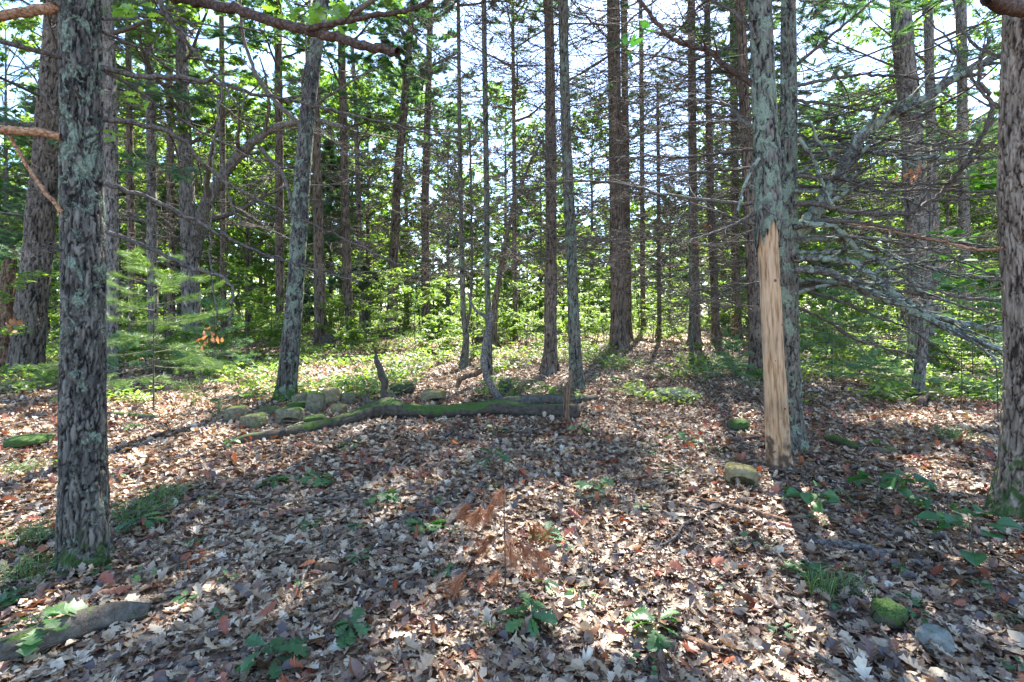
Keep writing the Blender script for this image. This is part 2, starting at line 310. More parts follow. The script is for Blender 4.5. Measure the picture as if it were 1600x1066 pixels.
def mossmat(name, base, light, mosscol, amount=.5, k=1.0):
    m, n, l, out = newmat(name)
    tc = node(n, "ShaderNodeTexCoord"); ge = node(n, "ShaderNodeNewGeometry"); sx = node(n, "ShaderNodeSeparateXYZ"); l.new(ge.outputs["Normal"], sx.inputs[0])
    n1 = node(n, "ShaderNodeTexNoise"); n1.inputs["Scale"].default_value = 22 * k; n1.inputs["Detail"].default_value = 8; n1.inputs["Roughness"].default_value = .7; l.new(tc.outputs["Object"], n1.inputs["Vector"])
    n2 = node(n, "ShaderNodeTexNoise"); n2.inputs["Scale"].default_value = 3.5 * k; n2.inputs["Detail"].default_value = 4; l.new(tc.outputs["Object"], n2.inputs["Vector"])
    n3 = node(n, "ShaderNodeTexNoise"); n3.inputs["Scale"].default_value = 140; n3.inputs["Detail"].default_value = 3; l.new(tc.outputs["Object"], n3.inputs["Vector"])
    c = ramp(n, [(.3, base), (.72, light)]); l.new(n1.outputs["Fac"], c.inputs[0])
    a = node(n, "ShaderNodeMath", operation='MULTIPLY_ADD'); l.new(sx.outputs[2], a.inputs[0]); a.inputs[1].default_value = .28; l.new(n2.outputs["Fac"], a.inputs[2])
    a1 = node(n, "ShaderNodeMath", operation='MULTIPLY_ADD'); l.new(n1.outputs["Fac"], a1.inputs[0]); a1.inputs[1].default_value = .4; l.new(a.outputs[0], a1.inputs[2])
    t0 = 1.05 - .6 * amount
    r = ramp(n, [(t0 - .06, (0, 0, 0)), (t0 + .06, (1, 1, 1))]); l.new(a1.outputs[0], r.inputs[0])
    mc = ramp(n, [(.3, tuple(x * .35 for x in mosscol)), (.5, mosscol), (.75, tuple(x * 1.9 for x in mosscol))]); l.new(n3.outputs["Fac"], mc.inputs[0])
    mx = node(n, "ShaderNodeMix", data_type='RGBA'); l.new(r.outputs[0], mx.inputs[0]); l.new(c.outputs[0], mx.inputs["A"]); l.new(mc.outputs[0], mx.inputs["B"])
    h = node(n, "ShaderNodeMath", operation='MULTIPLY_ADD'); l.new(n3.outputs["Fac"], h.inputs[0]); h.inputs[1].default_value = .5; l.new(n1.outputs["Fac"], h.inputs[2])
    bp = node(n, "ShaderNodeBump"); bp.inputs["Strength"].default_value = .8; bp.inputs["Distance"].default_value = .01; l.new(h.outputs[0], bp.inputs["Height"])
    pb = node(n, "ShaderNodeBsdfPrincipled"); pb.inputs["Roughness"].default_value = .9; pb.inputs["Specular IOR Level"].default_value = .2
    l.new(mx.outputs["Result"], pb.inputs["Base Color"]); l.new(bp.outputs[0], pb.inputs["Normal"]); l.new(pb.outputs[0], out.inputs[0]); return m
M['log'] = mossmat("mossy_log_wood", (.025, .02, .014), (.12, .095, .07), (.055, .09, .02), .33)
M['log_dry'] = mossmat("dry_log_wood", (.04, .03, .022), (.19, .16, .12), (.06, .10, .02), .10)
M['block'] = mossmat("weathered_block", (.07, .06, .035), (.25, .22, .135), (.08, .11, .025), .30, 1.3)
M['block_yellow'] = mossmat("yellow_lichen_block", (.13, .10, .04), (.33, .27, .15), (.17, .15, .05), .22, 1.3)
M['moss_rock'] = mossmat("mossy_rock", (.05, .05, .03), (.12, .11, .07), (.05, .088, .018), .55)
M['rock'] = mossmat("grey_rock", (.10, .10, .085), (.30, .30, .26), (.09, .12, .06), .12)

def groundmat():
    m, n, l, out = newmat("forest_soil")
    tc = node(n, "ShaderNodeTexCoord")
    vo = node(n, "ShaderNodeTexVoronoi"); vo.inputs["Scale"].default_value = 13; vo.inputs["Randomness"].default_value = 1
    n1 = node(n, "ShaderNodeTexNoise"); n1.inputs["Scale"].default_value = 9; n1.inputs["Detail"].default_value = 8; n1.inputs["Roughness"].default_value = .7
    ds = node(n, "ShaderNodeVectorMath", operation='MULTIPLY_ADD'); l.new(tc.outputs["Object"], n1.inputs["Vector"]); l.new(n1.outputs["Color"], ds.inputs[0]); ds.inputs[1].default_value = (.15,) * 3; l.new(tc.outputs["Object"], ds.inputs[2]); l.new(ds.outputs[0], vo.inputs["Vector"])
    sp = node(n, "ShaderNodeSeparateColor"); l.new(vo.outputs["Color"], sp.inputs[0])
    c = ramp(n, [(0, (.05, .03, .02)), (.35, (.16, .09, .055)), (.6, (.27, .19, .13)), (1, (.42, .33, .25))]); l.new(sp.outputs[0], c.inputs[0])
    r = ramp(n, [(.3, (.35, .3, .27)), (.65, (1, 1, 1))]); l.new(n1.outputs["Fac"], r.inputs[0])
    mx = node(n, "ShaderNodeMix", data_type='RGBA', blend_type='MULTIPLY'); mx.inputs[0].default_value = 1; l.new(c.outputs[0], mx.inputs["A"]); l.new(r.outputs[0], mx.inputs["B"])
    bp = node(n, "ShaderNodeBump"); bp.inputs["Strength"].default_value = .8; bp.inputs["Distance"].default_value = .04; l.new(n1.outputs["Fac"], bp.inputs["Height"])
    pb = node(n, "ShaderNodeBsdfPrincipled"); pb.inputs["Roughness"].default_value = .95; l.new(mx.outputs["Result"], pb.inputs["Base Color"]); l.new(bp.outputs[0], pb.inputs["Normal"]); l.new(pb.outputs[0], out.inputs[0]); return m
M['soil'] = groundmat()

# ------------------------------------------------------------------ ground
u = np.linspace(-1, 1, 421); ax = np.sinh(u * 5.2) / np.sinh(5.2) * 900
X, Y = np.meshgrid(ax, ax + 6); n_ = len(ax)
V = np.stack([X, Y, G(X, Y)], -1).reshape(-1, 3)
ii, jj = np.meshgrid(np.arange(n_ - 1), np.arange(n_ - 1)); a_ = (jj * n_ + ii).ravel()
gr = mk("ground", V, np.stack([a_, a_ + 1, a_ + n_ + 1, a_ + n_], -1), M['soil']); tag(gr, kind="structure")

# sun patches on the ground that gaps in the canopy leave (world ellipses: centre x, y, half sizes, turn)
def ell(px, py, rx, ry): p = gp(px, py); q = gp(px + rx, py); u_ = gp(px, py + ry); v_ = gp(px, py - ry); return (p[0], (u_[1] + v_[1]) / 2, abs(q[0] - p[0]), abs(u_[1] - v_[1]) / 2)
LIT = [ell(*e) for e in [(1040, 650, 150, 55), (980, 900, 230, 130), (1110, 760, 90, 60), (250, 715, 240, 45), (60, 800, 110, 80), (540, 590, 170, 22),
                         (760, 600, 200, 18), (1030, 575, 150, 14), (1250, 800, 35, 60), (1120, 960, 170, 110), (240, 960, 110, 50), (1440, 655, 120, 14), (700, 990, 90, 60), (1560, 860, 60, 40)]]
def litmask(x, y):
    m = np.zeros(np.shape(x))
    for cx_, cy_, a, b in LIT: m = np.maximum(m, np.clip(1.6 - ((x - cx_) / a) ** 2 - ((y - cy_) / b) ** 2, 0, 1))
    return m
def cull_canopy(P, rng):
    """keep-flags for foliage clumps: fewer where their shadow would fall on the sunny patches"""
    k = (P[:, 2] - .1) / SD[2]; x = P[:, 0] - SD[0] * k; y = P[:, 1] - SD[1] * k
    lit = litmask(x, y); nz = fbm(np.stack([x * 1.3, y * 1.3, x * 0], -1), 2, 77)
    far = np.clip((y - 11) / 4, 0, 1)
    return rng.random(len(P)) > np.maximum(np.clip(lit * 1.5 + nz * .4 * (lit > .05), 0, .985), np.maximum(far * .45, (nz > .33) * .6))

# ------------------------------------------------------------------ trunks
def trunk_mesh(P, R, sides, cell, amp, kk, seed, flare=.35, flare_h=.22, near=False, stretch=.25):
    """P (n,3) local centre line from the ground up, R radii; returns V, F, h"""
    L = np.concatenate([[0], np.cumsum(np.linalg.norm(np.diff(P, axis=0), axis=1))])
    # cells grow with height above the part that is in view
    t = [-.12]; c = cell
    while t[-1] < L[-1]:
        z = t[-1]; t.append(z + (cell if z < P[-1, 2] * 0 + VIS[0] else max(cell, .25)))
    t = np.array(t); t[-1] = L[-1]; tc_ = np.clip(t, 0, None)
    c = np.stack([np.interp(tc_, L, P[:, k]) for k in range(3)], 1); c[:, 2] += np.minimum(t, 0)
    ksm = max(1, int(.12 / cell))
    if len(c) > 4 * ksm:
        pad = np.concatenate([np.repeat(c[:1], ksm, 0), c, np.repeat(c[-1:], ksm, 0)]); ker = np.ones(2 * ksm + 1) / (2 * ksm + 1)
        for q in (0, 1): c[:, q] = np.convolve(pad[:, q], ker, 'valid')
    r = np.interp(tc_, L, R)
    a = np.arange(sides) * 2 * pi / sides; A, T = np.meshgrid(a, t)
    rr = r[:, None] * np.ones_like(A)
    ph = seed * 1.7
    lob = np.cos(A * 3 + ph) * .5 + np.cos(A * 5 + ph * 2.1) * .35 + .6
    rr = rr * (1 + flare * np.exp(-np.clip(T, -.1, 99) / flare_h) * (.35 + .95 * lob))
    rr = rr * (1 + .11 * fbm(np.stack([np.cos(A) * 1.2, np.sin(A) * 1.2, T * 1.5], -1) + seed, 2, seed))
    Rm = float(np.mean(r[:max(2, len(r) // 2)]))
    q = np.stack([np.cos(A) * Rm * kk, np.sin(A) * Rm * kk, T * kk * stretch], -1) + seed * 3.1
    q[..., 2] += fbm(q * .7, 2, seed + 3) * .5
    n1 = np.abs(fbm(q, 2, seed)); n2 = np.abs(fbm(q * 2.1 + 9, 2, seed + 5))
    h = np.clip(n1 * 3.2, 0, 1) * .7 + np.clip(n2 * 3, 0, 1) * .3
    h = h ** .7
    if near:
        qq = q * 1.0 + np.stack([fbm(q * 1.3, 3, seed + 8), fbm(q * 1.3 + 7, 3, seed + 9), fbm(q * .8 + 3, 3, seed + 10) * 1.8], -1) * .75; e = plates(qq, seed)
        h = np.clip(e / .22, 0, 1) ** .8 * .75 + h * .25 + .12 * fbm(q * 5, 2, seed)
        h = np.clip(h, 0, 1)
    fade = np.where(T < VIS[0], 1, .4)
    rr = rr + amp * (h - .6) * fade
    V = np.stack([c[:, 0:1] + rr * np.cos(A), c[:, 1:2] + rr * np.sin(A), np.broadcast_to(c[:, 2:3], A.shape)], -1).reshape(-1, 3)
    N = len(t); i = np.arange(N - 1)[:, None] * sides; k = np.arange(sides)[None]; k2 = (k + 1) % sides
    F = np.stack([i + k, i + k2, i + sides + k2, i + sides + k], -1).reshape(-1, 4)
    return V, F, h.ravel()
VIS = [5.0]

def limb_obj(P, R, mat, parent, rng, n1=10, n2=3, l1=.35, l2=.4, sides=6, name="branch", res=None, amp=0, flat=.75, ang=(30, 65), wob=.22, rmin=.0013, up=0.02, tmin=.15, pts1=6):
    """one bough with its own twigs as one mesh"""
    n = res or 14
    Q, r = resample(P, R, n); Q = Q + 0
    Q[1:-1] += rng.normal(0, 1, (n - 2, 3)) * np.minimum(.006, np.linalg.norm(Q[-1] - Q[0]) * .004)
    A = Acc(); v, f = tubes(Q[None], r[None], sides)
    if amp:
        c = np.repeat(Q, sides, 0); d = v - c; v = c + d * (1 + amp * fbm(v * 45, 3, 3)[:, None])
    A.add(v, f)
    if n1:
        P1, R1 = grow(Q[None], r[None], n1, l1, rng, ang, pts1, up, tmin, flat, wob, rmin)
        v, f = tubes(P1, R1, 4); A.add(v, f)
        if n2:
            P2, R2 = grow(P1, R1, n2, l2, rng, (30, 70), 4, up, .2, flat, wob, rmin * .9)
            v, f = tubes(P2, R2, 3); A.add(v, f)
    return A.mk(name, mat, parent)

# ------------------------------------------------------------------ crowns
def wood_tubes(A, sets, sides=(5, 4, 3)):
    for (P, R), s in zip(sets, sides): v, f = tubes(P, R, s); A.add(v, f, .5)
def limbs_set(z0, z1, nl, Rr, rng, up=(.15, .6), r0=.05, prof=lambda t: 1 - .55 * t, pts=8, curve=.05, axis=None):
    t = (np.arange(nl) + rng.random(nl)) / nl; z = z0 + (z1 - z0) * t; az = np.arange(nl) * 2.39996 + rng.uniform(-.4, .4, nl)
    L = Rr * prof(t) * rng.uniform(.75, 1.15, nl); e = up[0] + (up[1] - up[0]) * t + rng.normal(0, .08, nl)
    d = np.stack([np.cos(az) * np.cos(e), np.sin(az) * np.cos(e), np.sin(e)], -1)
    P = np.zeros((nl, pts, 3)); P[:, 0, 2] = z
    if axis is not None: P[:, 0, :2] = np.stack([np.interp(z, axis[:, 2], axis[:, 0]), np.interp(z, axis[:, 2], axis[:, 1])], -1)
    dd = d
    for q in range(1, pts):
        dd = dd + rng.normal(0, .09, (nl, 3)) + np.array([0, 0, curve]); dd /= np.linalg.norm(dd, axis=1, keepdims=True); P[:, q] = P[:, q - 1] + dd * (L / (pts - 1))[:, None]
    R = (r0 * (1 - .5 * t))[:, None] * np.linspace(1, .25, pts)[None]
    return P, R
def leaves_on(P, per, size, rng, T=RHOMB, droop=-.25, jit=.5, cull=None, spread=(.25, 1.0)):
    B, N, _ = P.shape; i = np.repeat(np.arange(B), per); M_ = len(i); t = rng.uniform(spread[0], spread[1], M_) * (N - 1.001); k = t.astype(int); u_ = (t - k)[:, None]
    p = P[i, k] * (1 - u_) + P[i, k + 1] * u_; tg = P[i, k + 1] - P[i, k]
    if cull is not None: m = cull[i]; p, tg = p[m], tg[m]; i = i[m]; M_ = len(i)
    yaw = np.arctan2(tg[:, 1], tg[:, 0]) + np.where(rng.random(M_) < .5, 1, -1) * rng.uniform(.4, 1.3, M_)
    v, f, K = scat(T[0], T[1], p + rng.normal(0, .012, (M_, 3)), yaw, -rng.normal(droop, jit, M_) * -1, rng.normal(0, jit, M_), size * rng.uniform(.6, 1.25, M_))
    a = np.clip(rng.normal(.45, .22, M_), 0, 1)
    return v, f, np.repeat(a, K)
def tufts_on(P, per, size, rng, cull=None, T=None, spread=(.3, 1.0), a0=.5):
    B, N, _ = P.shape; i = np.repeat(np.arange(B), per); M_ = len(i)
    t = (spread[0] + (spread[1] - spread[0]) * ((np.tile(np.arange(per), B) + rng.random(M_)) / per)) * (N - 1.001); k = t.astype(int); u_ = (t - k)[:, None]
    p = P[i, k] * (1 - u_) + P[i, k + 1] * u_; tg = P[i, k + 1] - P[i, k]
    if cull is not None: m = cull[i]; p, tg = p[m], tg[m]; M_ = len(p)
    yaw = np.arctan2(tg[:, 1], tg[:, 0]); pit = np.arctan2(tg[:, 2], np.hypot(tg[:, 0], tg[:, 1]))
    t_ = T or TUFT[0]
    v, f, K = scat(t_[0], t_[1], p, yaw, pit, rng.uniform(0, 6.28, M_), size * rng.uniform(.7, 1.2, M_))
    nb = np.repeat(np.clip(rng.normal(a0, .2, M_), 0, 1), K)
    return v, f, nb
def broad_variant(seed, H0, H1, Rr, nl, leaf, per, n1=7, n2=4, T=RHOMB, up=(.15, 1.0), r0=.05, prof=None):
    rng = rg(seed); P0, R0 = limbs_set(H0, H1, nl, Rr, rng, up, r0, prof or (lambda t: .55 + .45 * np.sin(pi * (.25 + .7 * t))))
    P1, R1 = grow(P0, R0, n1, .5, rng, (30, 65), 5, .03, .25, .7, .2, .004); P2, R2 = grow(P1, R1, n2, .55, rng, (30, 65), 4, 0, .2, .75, .2, .003)
    v, f, a = leaves_on(P2, per, leaf, rng, T, -.2, .45)
    v2, f2, a2 = leaves_on(P1, per, leaf, rng, T, -.2, .45, spread=(.5, 1))
    return (P0, R0), (P1, R1), (P2, R2), np.concatenate([v, v2]), np.concatenate([f, f2 + len(v)]), np.concatenate([a, a2])
def pine_variant(seed, H0, H1, Rr, nl, tsz, per, n1=9, n2=3, prof=lambda t: 1 - .7 * t, up=(-.05, .5), a0=.45, r0=.035, T=None):
    rng = rg(seed); P0, R0 = limbs_set(H0, H1, nl, Rr, rng, up, r0, prof, curve=.03)
    P1, R1 = grow(P0, R0, n1, .42, rng, (35, 60), 5, .02, .25, .8, .15, .004); P2, R2 = grow(P1, R1, n2, .5, rng, (30, 55), 4, .03, .3, .8, .15, .003)
    v, f, a = tufts_on(P2, per, tsz, rng, a0=a0, T=T); v2, f2, a2 = tufts_on(P1, per + 1, tsz, rng, a0=a0, T=T)
    return (P0, R0), (P1, R1), (P2, R2), np.concatenate([v, v2]), np.concatenate([f, f2 + len(v)]), np.concatenate([a, a2])

def standalone(name, label, cat, var, trunk_r, H, barkm, leafm, group, loc, sides=10, lean=0, seed=1):
    """a whole background tree: trunk (with its limbs) and crown"""
    root = empty(name, loc, label, cat, group); s0, s1, s2, v, f, a = var; A = Acc()
    z = np.linspace(-.1, H, 16); rng = rg(seed)
    wx = np.cumsum(rng.normal(0, .03, 16)); wy = np.cumsum(rng.normal(0, .03, 16)); wx -= wx[1]; wy -= wy[1]
    P = np.stack([wx * .0 + lean * z * 0 , wy * 0, z], -1); R = np.interp(z, [0, H * .1, H], [trunk_r * 1.25, trunk_r, trunk_r * .12])
    tv, tf = tubes(P[None], R[None], sides); A.add(tv, tf, .5); wood_tubes(A, (s0, s1, s2))
    A.mk("trunk", barkm, root); mk("crown", v, f, leafm, root, attrs={"rnd": a}, smooth=False)
    return root

def tree(name, label, path, mat, H, seed, d=None, base=None, sides=None, amp=.006, kk=28, flare=.55, flare_h=.26, group=None, cat="tree", top_r=.03, stretch=.25, cell=None):
    """a tree whose lower trunk follows the photo: path = [(px, py, width px), ...] from the ground up"""
    b = np.array(base) if base is not None else gp(path[0][0], path[0][1])
    if d is not None: x = (path[0][0] - CX) / FPX * d; b = np.array([x, d, g1(x, d)])
    dd = b[1]; pts = [np.zeros(3)]; rr = [path[0][2] / 2 / FPX * dd / (1 + flare * .9) if flare else path[0][2] / 2 / FPX * dd]
    for px, py, wpx in path[1:]:
        pts.append(at(px, py, dd) - b); rr.append(wpx / 2 / FPX * dd)
    rr = [q / math.sqrt(1 + ((p_[0] - CX) / FPX) ** 2) for q, p_ in zip(rr, path)]
    rr[0] = max(rr[0], rr[1])
    pts = np.array(pts); dv = pts[-1] - pts[-2]; dv /= np.linalg.norm(dv); top = pts[-1, 2]; VIS[0] = top + .5
    if H > top + .5:
        m = (H - top) / 2; p1 = pts[-1] + dv * m; p2 = p1 + (dv * .5 + np.array([0, 0, .5])) * m; p2[2] = H
        pts = np.vstack([pts, p1, p2]); rr += [rr[-1] * .62 + top_r * .3, top_r]
    rr = np.array(rr); ppx = 512 / dd / 1.0
    if cell is None: cell = max(.006, 1.1 / ppx)
    s = sides or int(np.clip(2 * pi * rr[1] / (cell * .9), 12, 170))
    root = empty(name, b, label, cat, group); LM.append(((path[0][0] + path[1][0]) / 2, b[1], label)); EXC.append((b[0], b[1], rr[0] * 1.0)); NTR.append(EXC[-1])
    V, F, h = trunk_mesh(pts, rr, s, cell, amp, kk, seed, flare, flare_h, near=dd < 10.5 and mat is not M['bare'], stretch=stretch)
    mk("trunk", V, F, mat, root, attrs={"h": h})
    return dict(root=root, pts=pts, rr=rr, base=b, d=dd, seed=seed)
def axis_at(t, z):
    p = t['pts']; return np.array([np.interp(z, p[:, 2], p[:, 0]), np.interp(z, p[:, 2], p[:, 1]), z]), float(np.interp(z, p[:, 2], t['rr']))
def traced(t, pts, w0, w1, d0=None, d1=None, mat=None, n1=8, n2=3, l1=.3, sides=8, dm=None, **k):
    """a bough traced through photo points; depth runs from d0 to d1"""
    d0 = t['d'] if d0 is None else d0; d1 = d0 if d1 is None else d1; n = len(pts)
    P = []; rng = rg(int(abs(pts[0][0] * 7 + pts[-1][1] * 13)) + 5)
    for i_, (x, y) in enumerate(pts):
        u_ = i_ / (n - 1); d_ = d0 + (d1 - d0) * u_; P.append(at(x, y, d_) - t['base'])
    R = np.linspace(w0, w1, n) / 2 / FPX * d0
    return limb_obj(P, R, mat or M['dead'], t['root'], rng, n1, n2, l1, sides=sides, res=k.pop('res', 6 * n), **k)
def auto_dead(t, z0, z1, n, L, rng, mat=None, droop=(-.35, .15), r0=.010, n1=13, n2=4, curve=.02, azs=None, sides=5, l1=.42, ptn=9, n1v=None):
    for q in range(n):
        z = z0 + (z1 - z0) * (q + rng.random()) / n; c, r = axis_at(t, z); az = (q * 2.39996 + rng.uniform(-.5, .5)) if azs is None else rng.uniform(*azs)
        e = rng.uniform(*droop); ln = L * rng.uniform(.55, 1.25); d_ = np.array([cos(az) * cos(e), sin(az) * cos(e), sin(e)]); P = [c + d_ * r * .7]; bend = rng.normal(0, .05, 3) + np.array([0, 0, curve * rng.uniform(-1, 2.2)])
        for k in range(ptn - 1): d_ = d_ + bend + rng.normal(0, .06, 3); d_ /= np.linalg.norm(d_); P.append(P[-1] + d_ * ln / (ptn - 1))
        R = np.linspace(r0 * rng.uniform(.7, 1.3), .0025, ptn)
        limb_obj(P, R, mat or M['dead'], t['root'], rng, n1, n2, l1, sides=sides, flat=.7, wob=.16, rmin=max(.0016, t['d'] * .00042), ang=(30, 60))
def crown_pine(t, z0, z1, Rr, nl, seed, tsz=.19, per=6, n1=10, n2=4, cull=True, a0=.45, mat=None):
    rng = rg(seed); H = t['pts'][-1, 2]
    P0, R0 = limbs_set(z0, min(z1, H - .2), nl, Rr, rng, (-.05, .6), .03, lambda q: 1 - .6 * q, curve=.03, axis=t['pts'])
    P1, R1 = grow(P0, R0, n1, .42, rng, (35, 60), 5, .02, .2, .8, .15, .004); P2, R2 = grow(P1, R1, n2, .5, rng, (30, 55), 4, .03, .2, .8, .15, .003)
    A = Acc(); wood_tubes(A, ((P0, R0), (P1, R1), (P2, R2)), (5, 3, 3)); A.mk("crown_limbs", M['dead'], t['root'])
    k1 = cull_canopy(P1.mean(1) + t['base'], rng) if cull else None; k2 = cull_canopy(P2.mean(1) + t['base'], rng) if cull else None
    v, f, a = tufts_on(P2, per, tsz, rng, k2, a0=a0); v2, f2, a2 = tufts_on(P1, per, tsz, rng, k1, a0=a0)
    return mk("crown", np.concatenate([v, v2]), np.concatenate([f, f2 + len(v)]), mat or M['needle'], t['root'], attrs={"rnd": np.concatenate([a, a2])}, smooth=False)
def crown_broad(t, z0, z1, Rr, nl, seed, leaf=.12, per=12, n1=8, n2=5, cull=True, mat=None, T=RHOMB):
    rng = rg(seed); H = t['pts'][-1, 2]
    P0, R0 = limbs_set(z0, min(z1, H - .2), nl, Rr, rng, (.15, 1.0), .05, lambda q: .6 + .4 * np.sin(pi * q), axis=t['pts'])
    P1, R1 = grow(P0, R0, n1, .5, rng, (30, 65), 5, .03, .2, .7, .2, .004); P2, R2 = grow(P1, R1, n2, .5, rng, (30, 65), 4, 0, .2, .75, .2, .003)
    A = Acc(); wood_tubes(A, ((P0, R0), (P1, R1), (P2, R2)), (6, 4, 3)); A.mk("crown_limbs", M['dead'], t['root'])
    k1 = cull_canopy(P1.mean(1) + t['base'], rng) if cull else None; k2 = cull_canopy(P2.mean(1) + t['base'], rng) if cull else None
    v, f, a = leaves_on(P2, per, leaf, rng, T, -.2, .45, k2); v2, f2, a2 = leaves_on(P1, per, leaf, rng, T, -.2, .45, k1, (.5, 1))
    return mk("crown", np.concatenate([v, v2]), np.concatenate([f, f2 + len(v)]), mat or M['leaf'], t['root'], attrs={"rnd": np.concatenate([a, a2])}, smooth=False)

# ------------------------------------------------------------------ the trees one can tell apart in the photo
LM = []; EXC = []; NTR = []
T = {}
T['front'] = t = tree("lichen_covered_tree", "large dark trunk crusted with grey-green lichen in the left foreground, moss at its foot", [(133, 888, 88), (131, 800, 78), (130, 600, 72), (131, 400, 69), (127, 200, 66), (124, 0, 66)], M['bark_lichen'], 13, 11, amp=.018, kk=34, flare=.42, flare_h=.13, stretch=.3)
D = t['d']
traced(t, [(158, 106), (200, 117), (260, 121), (330, 128), (400, 146), (480, 163), (560, 182), (640, 200), (720, 222)], 10, 2.5, D, D + .5, n1=10, l1=.25)
traced(t, [(160, 185), (200, 190), (265, 204), (300, 232), (322, 262), (360, 290), (420, 320), (520, 365), (640, 420)], 10, 2, D - .05, D + .6, n1=14, l1=.28)
traced(t, [(162, 110), (240, 160), (330, 215), (420, 262), (520, 292)], 6, 2, D, D + .9, n1=10)
traced(t, [(165, 286), (220, 304), (300, 344), (360, 374), (420, 400), (500, 425), (560, 440)], 8, 2, D, D + .5, n1=11, l1=.25)
traced(t, [(166, 362), (230, 386), (300, 420), (352, 432), (365, 455), (360, 490), (357, 512)], 7, 3, D - .1, D - .2, n1=6, l1=.2)
traced(t, [(94, 214), (70, 208), (40, 205), (0, 203), (-40, 200)], 12, 13, D - .1, D - .25, M['stub'], n1=0, amp=.25, sides=10)
traced(t, [(12, 208), (40, 255), (70, 300), (98, 332)], 5, 7, D - .15, D - .1, M['stub'], n1=2, l1=.2)
traced(t, [(96, 12), (60, 16), (30, 20), (-30, 32)], 16, 13, D - .05, D - .2, M['stub'], n1=3, l1=.3, amp=.2, sides=10)
traced(t, [(94, 90), (50, 77), (0, 64), (-50, 55)], 8, 5, D - .05, D - .3, M['dead'], n1=5)
traced(t, [(85, 178), (60, 130), (30, 90), (0, 66)], 3, 2, D - .1, D - .3, M['greywood'], n1=5)
traced(t, [(235, -40), (262, 30), (300, 76), (345, 128), (372, 168)], 9, 3, D - .3, D, n1=10, l1=.4)
traced(t, [(347, 130), (338, 200), (332, 300), (328, 400), (336, 470), (340, 512)], 3.4, 2.2, D - .1, D - .1, n1=5, l1=.15)
traced(t, [(340, 150), (345, 250), (365, 330), (378, 352)], 3, 2, D - .1, D, n1=4, l1=.25)
traced(t, [(160, 50), (220, 75), (300, 130), (380, 190), (450, 260)], 5, 2, D + .1, D + .9, n1=12)
traced(t, [(160, 30), (230, 25), (330, 40), (430, 50), (500, 90)], 5, 2, D + .2, D + 1, n1=12)
traced(t, [(125, -60), (200, -30), (290, 0), (360, 12), (405, 28), (470, 44), (540, 64), (622, 82)], 17, 12, D, D - .4, M['dead_red'], n1=1, l1=.1, amp=.22, sides=12, res=60)
traced(t, [(478, 45), (520, 36), (590, 24), (645, 16), (690, -12)], 9, 7, D - .35, D - .3, M['dead_red'], n1=3, l1=.3, amp=.15, sides=9)
traced(t, [(640, 20), (650, 60), (720, 110), (745, 130)], 3, 2, D - .3, D, n1=5)

auto_dead(t, .9, 3.3, 9, .13, rg(99), n1=2, n2=1, r0=.011, droop=(-.1, .5))
T['pine_left'] = t = tree("pine_tree", "thick rough-barked pine leaning right, behind the lichen covered trunk at the left edge", [(38, 582, 64), (45, 520, 54), (58, 400, 48), (72, 250, 44), (82, 120, 42), (90, 0, 40)], M['bark_pine'], 16, 21, amp=.03, kk=15, flare=.2)
auto_dead(t, 2.2, 8, 26, 1.9, rg(101), r0=.012, mat=M['greywood'])
crown_pine(t, 4.6, 15, 3.4, 30, 301, cull=False, per=4, a0=.4)
T['snag_left'] = t = tree("broken_snag", "short broken snag of reddish rotten wood at the left edge of the picture", [(5, 580, 30), (8, 500, 24), (12, 440, 24), (16, 405, 20)], M['rot'], 1, 23, amp=.03, kk=20, cat="snag")
auto_dead(t, .6, 1.9, 5, .9, rg(102), r0=.007, mat=M['greywood'])
T['grey_behind'] = t = tree("grey_barked_tree", "smooth grey trunk rising directly behind the right side of the lichen covered trunk", [(175, 560, 26), (176, 400, 20), (172, 200, 24), (165, 0, 26)], M['bark_grey'], 15, 25, d=9.6, amp=.012, kk=22)
auto_dead(t, 1.8, 7.5, 24, 1.6, rg(103), mat=M['greywood'])
crown_broad(t, 6, 14, 3, 14, 302, cull=False)
T['pale'] = t = tree("slim_pale_tree", "slim pale-sided trunk rising behind the small green pine sapling on the left", [(240, 552, 20), (238, 400, 17), (237, 250, 16), (232, 60, 15), (230, 0, 14)], M['bark_grey'], 13, 27, d=12.5, amp=.01)
crown_broad(t, 5.5, 12.5, 2.6, 12, 303, cull=False)
auto_dead(t, 2.5, 7, 14, 1.5, rg(104))
T['dark_left'] = t = tree("dark_slim_tree", "dark slim trunk between the slim pale tree and the lichen covered trunk", [(208, 545, 15), (206, 400, 13), (203, 250, 12), (200, 0, 10)], M['bark_red'], 12, 28, d=13.5, amp=.01)
auto_dead(t, 1.8, 7, 26, 1.8, rg(105), mat=M['greywood'])
crown_pine(t, 6, 12, 2.4, 16, 304, cull=False)
T['forked'] = t = tree("forked_grey_tree", "broad grey forked trunk with a thick limb rising right, left of the leaning maple", [(300, 548, 44), (299, 480, 30), (297, 400, 28), (290, 250, 24), (285, 120, 20), (282, 0, 18)], M['bark_grey'], 15, 29, d=13, amp=.016, kk=20)
traced(t, [(303, 400), (312, 350), (325, 310), (355, 265), (390, 225), (430, 198), (490, 186), (540, 200)], 22, 6, 13, 12.4, M['bark_grey'], n1=8, l1=.5, sides=12, amp=.06)
traced(t, [(405, 230), (440, 268), (452, 300), (455, 330)], 7, 4, 12.8, 12.4, M['bark_grey'], n1=4)
crown_broad(t, 5, 14.5, 4.2, 22, 305, cull=False, per=8)
auto_dead(t, 2, 6, 16, 1.7, rg(106))

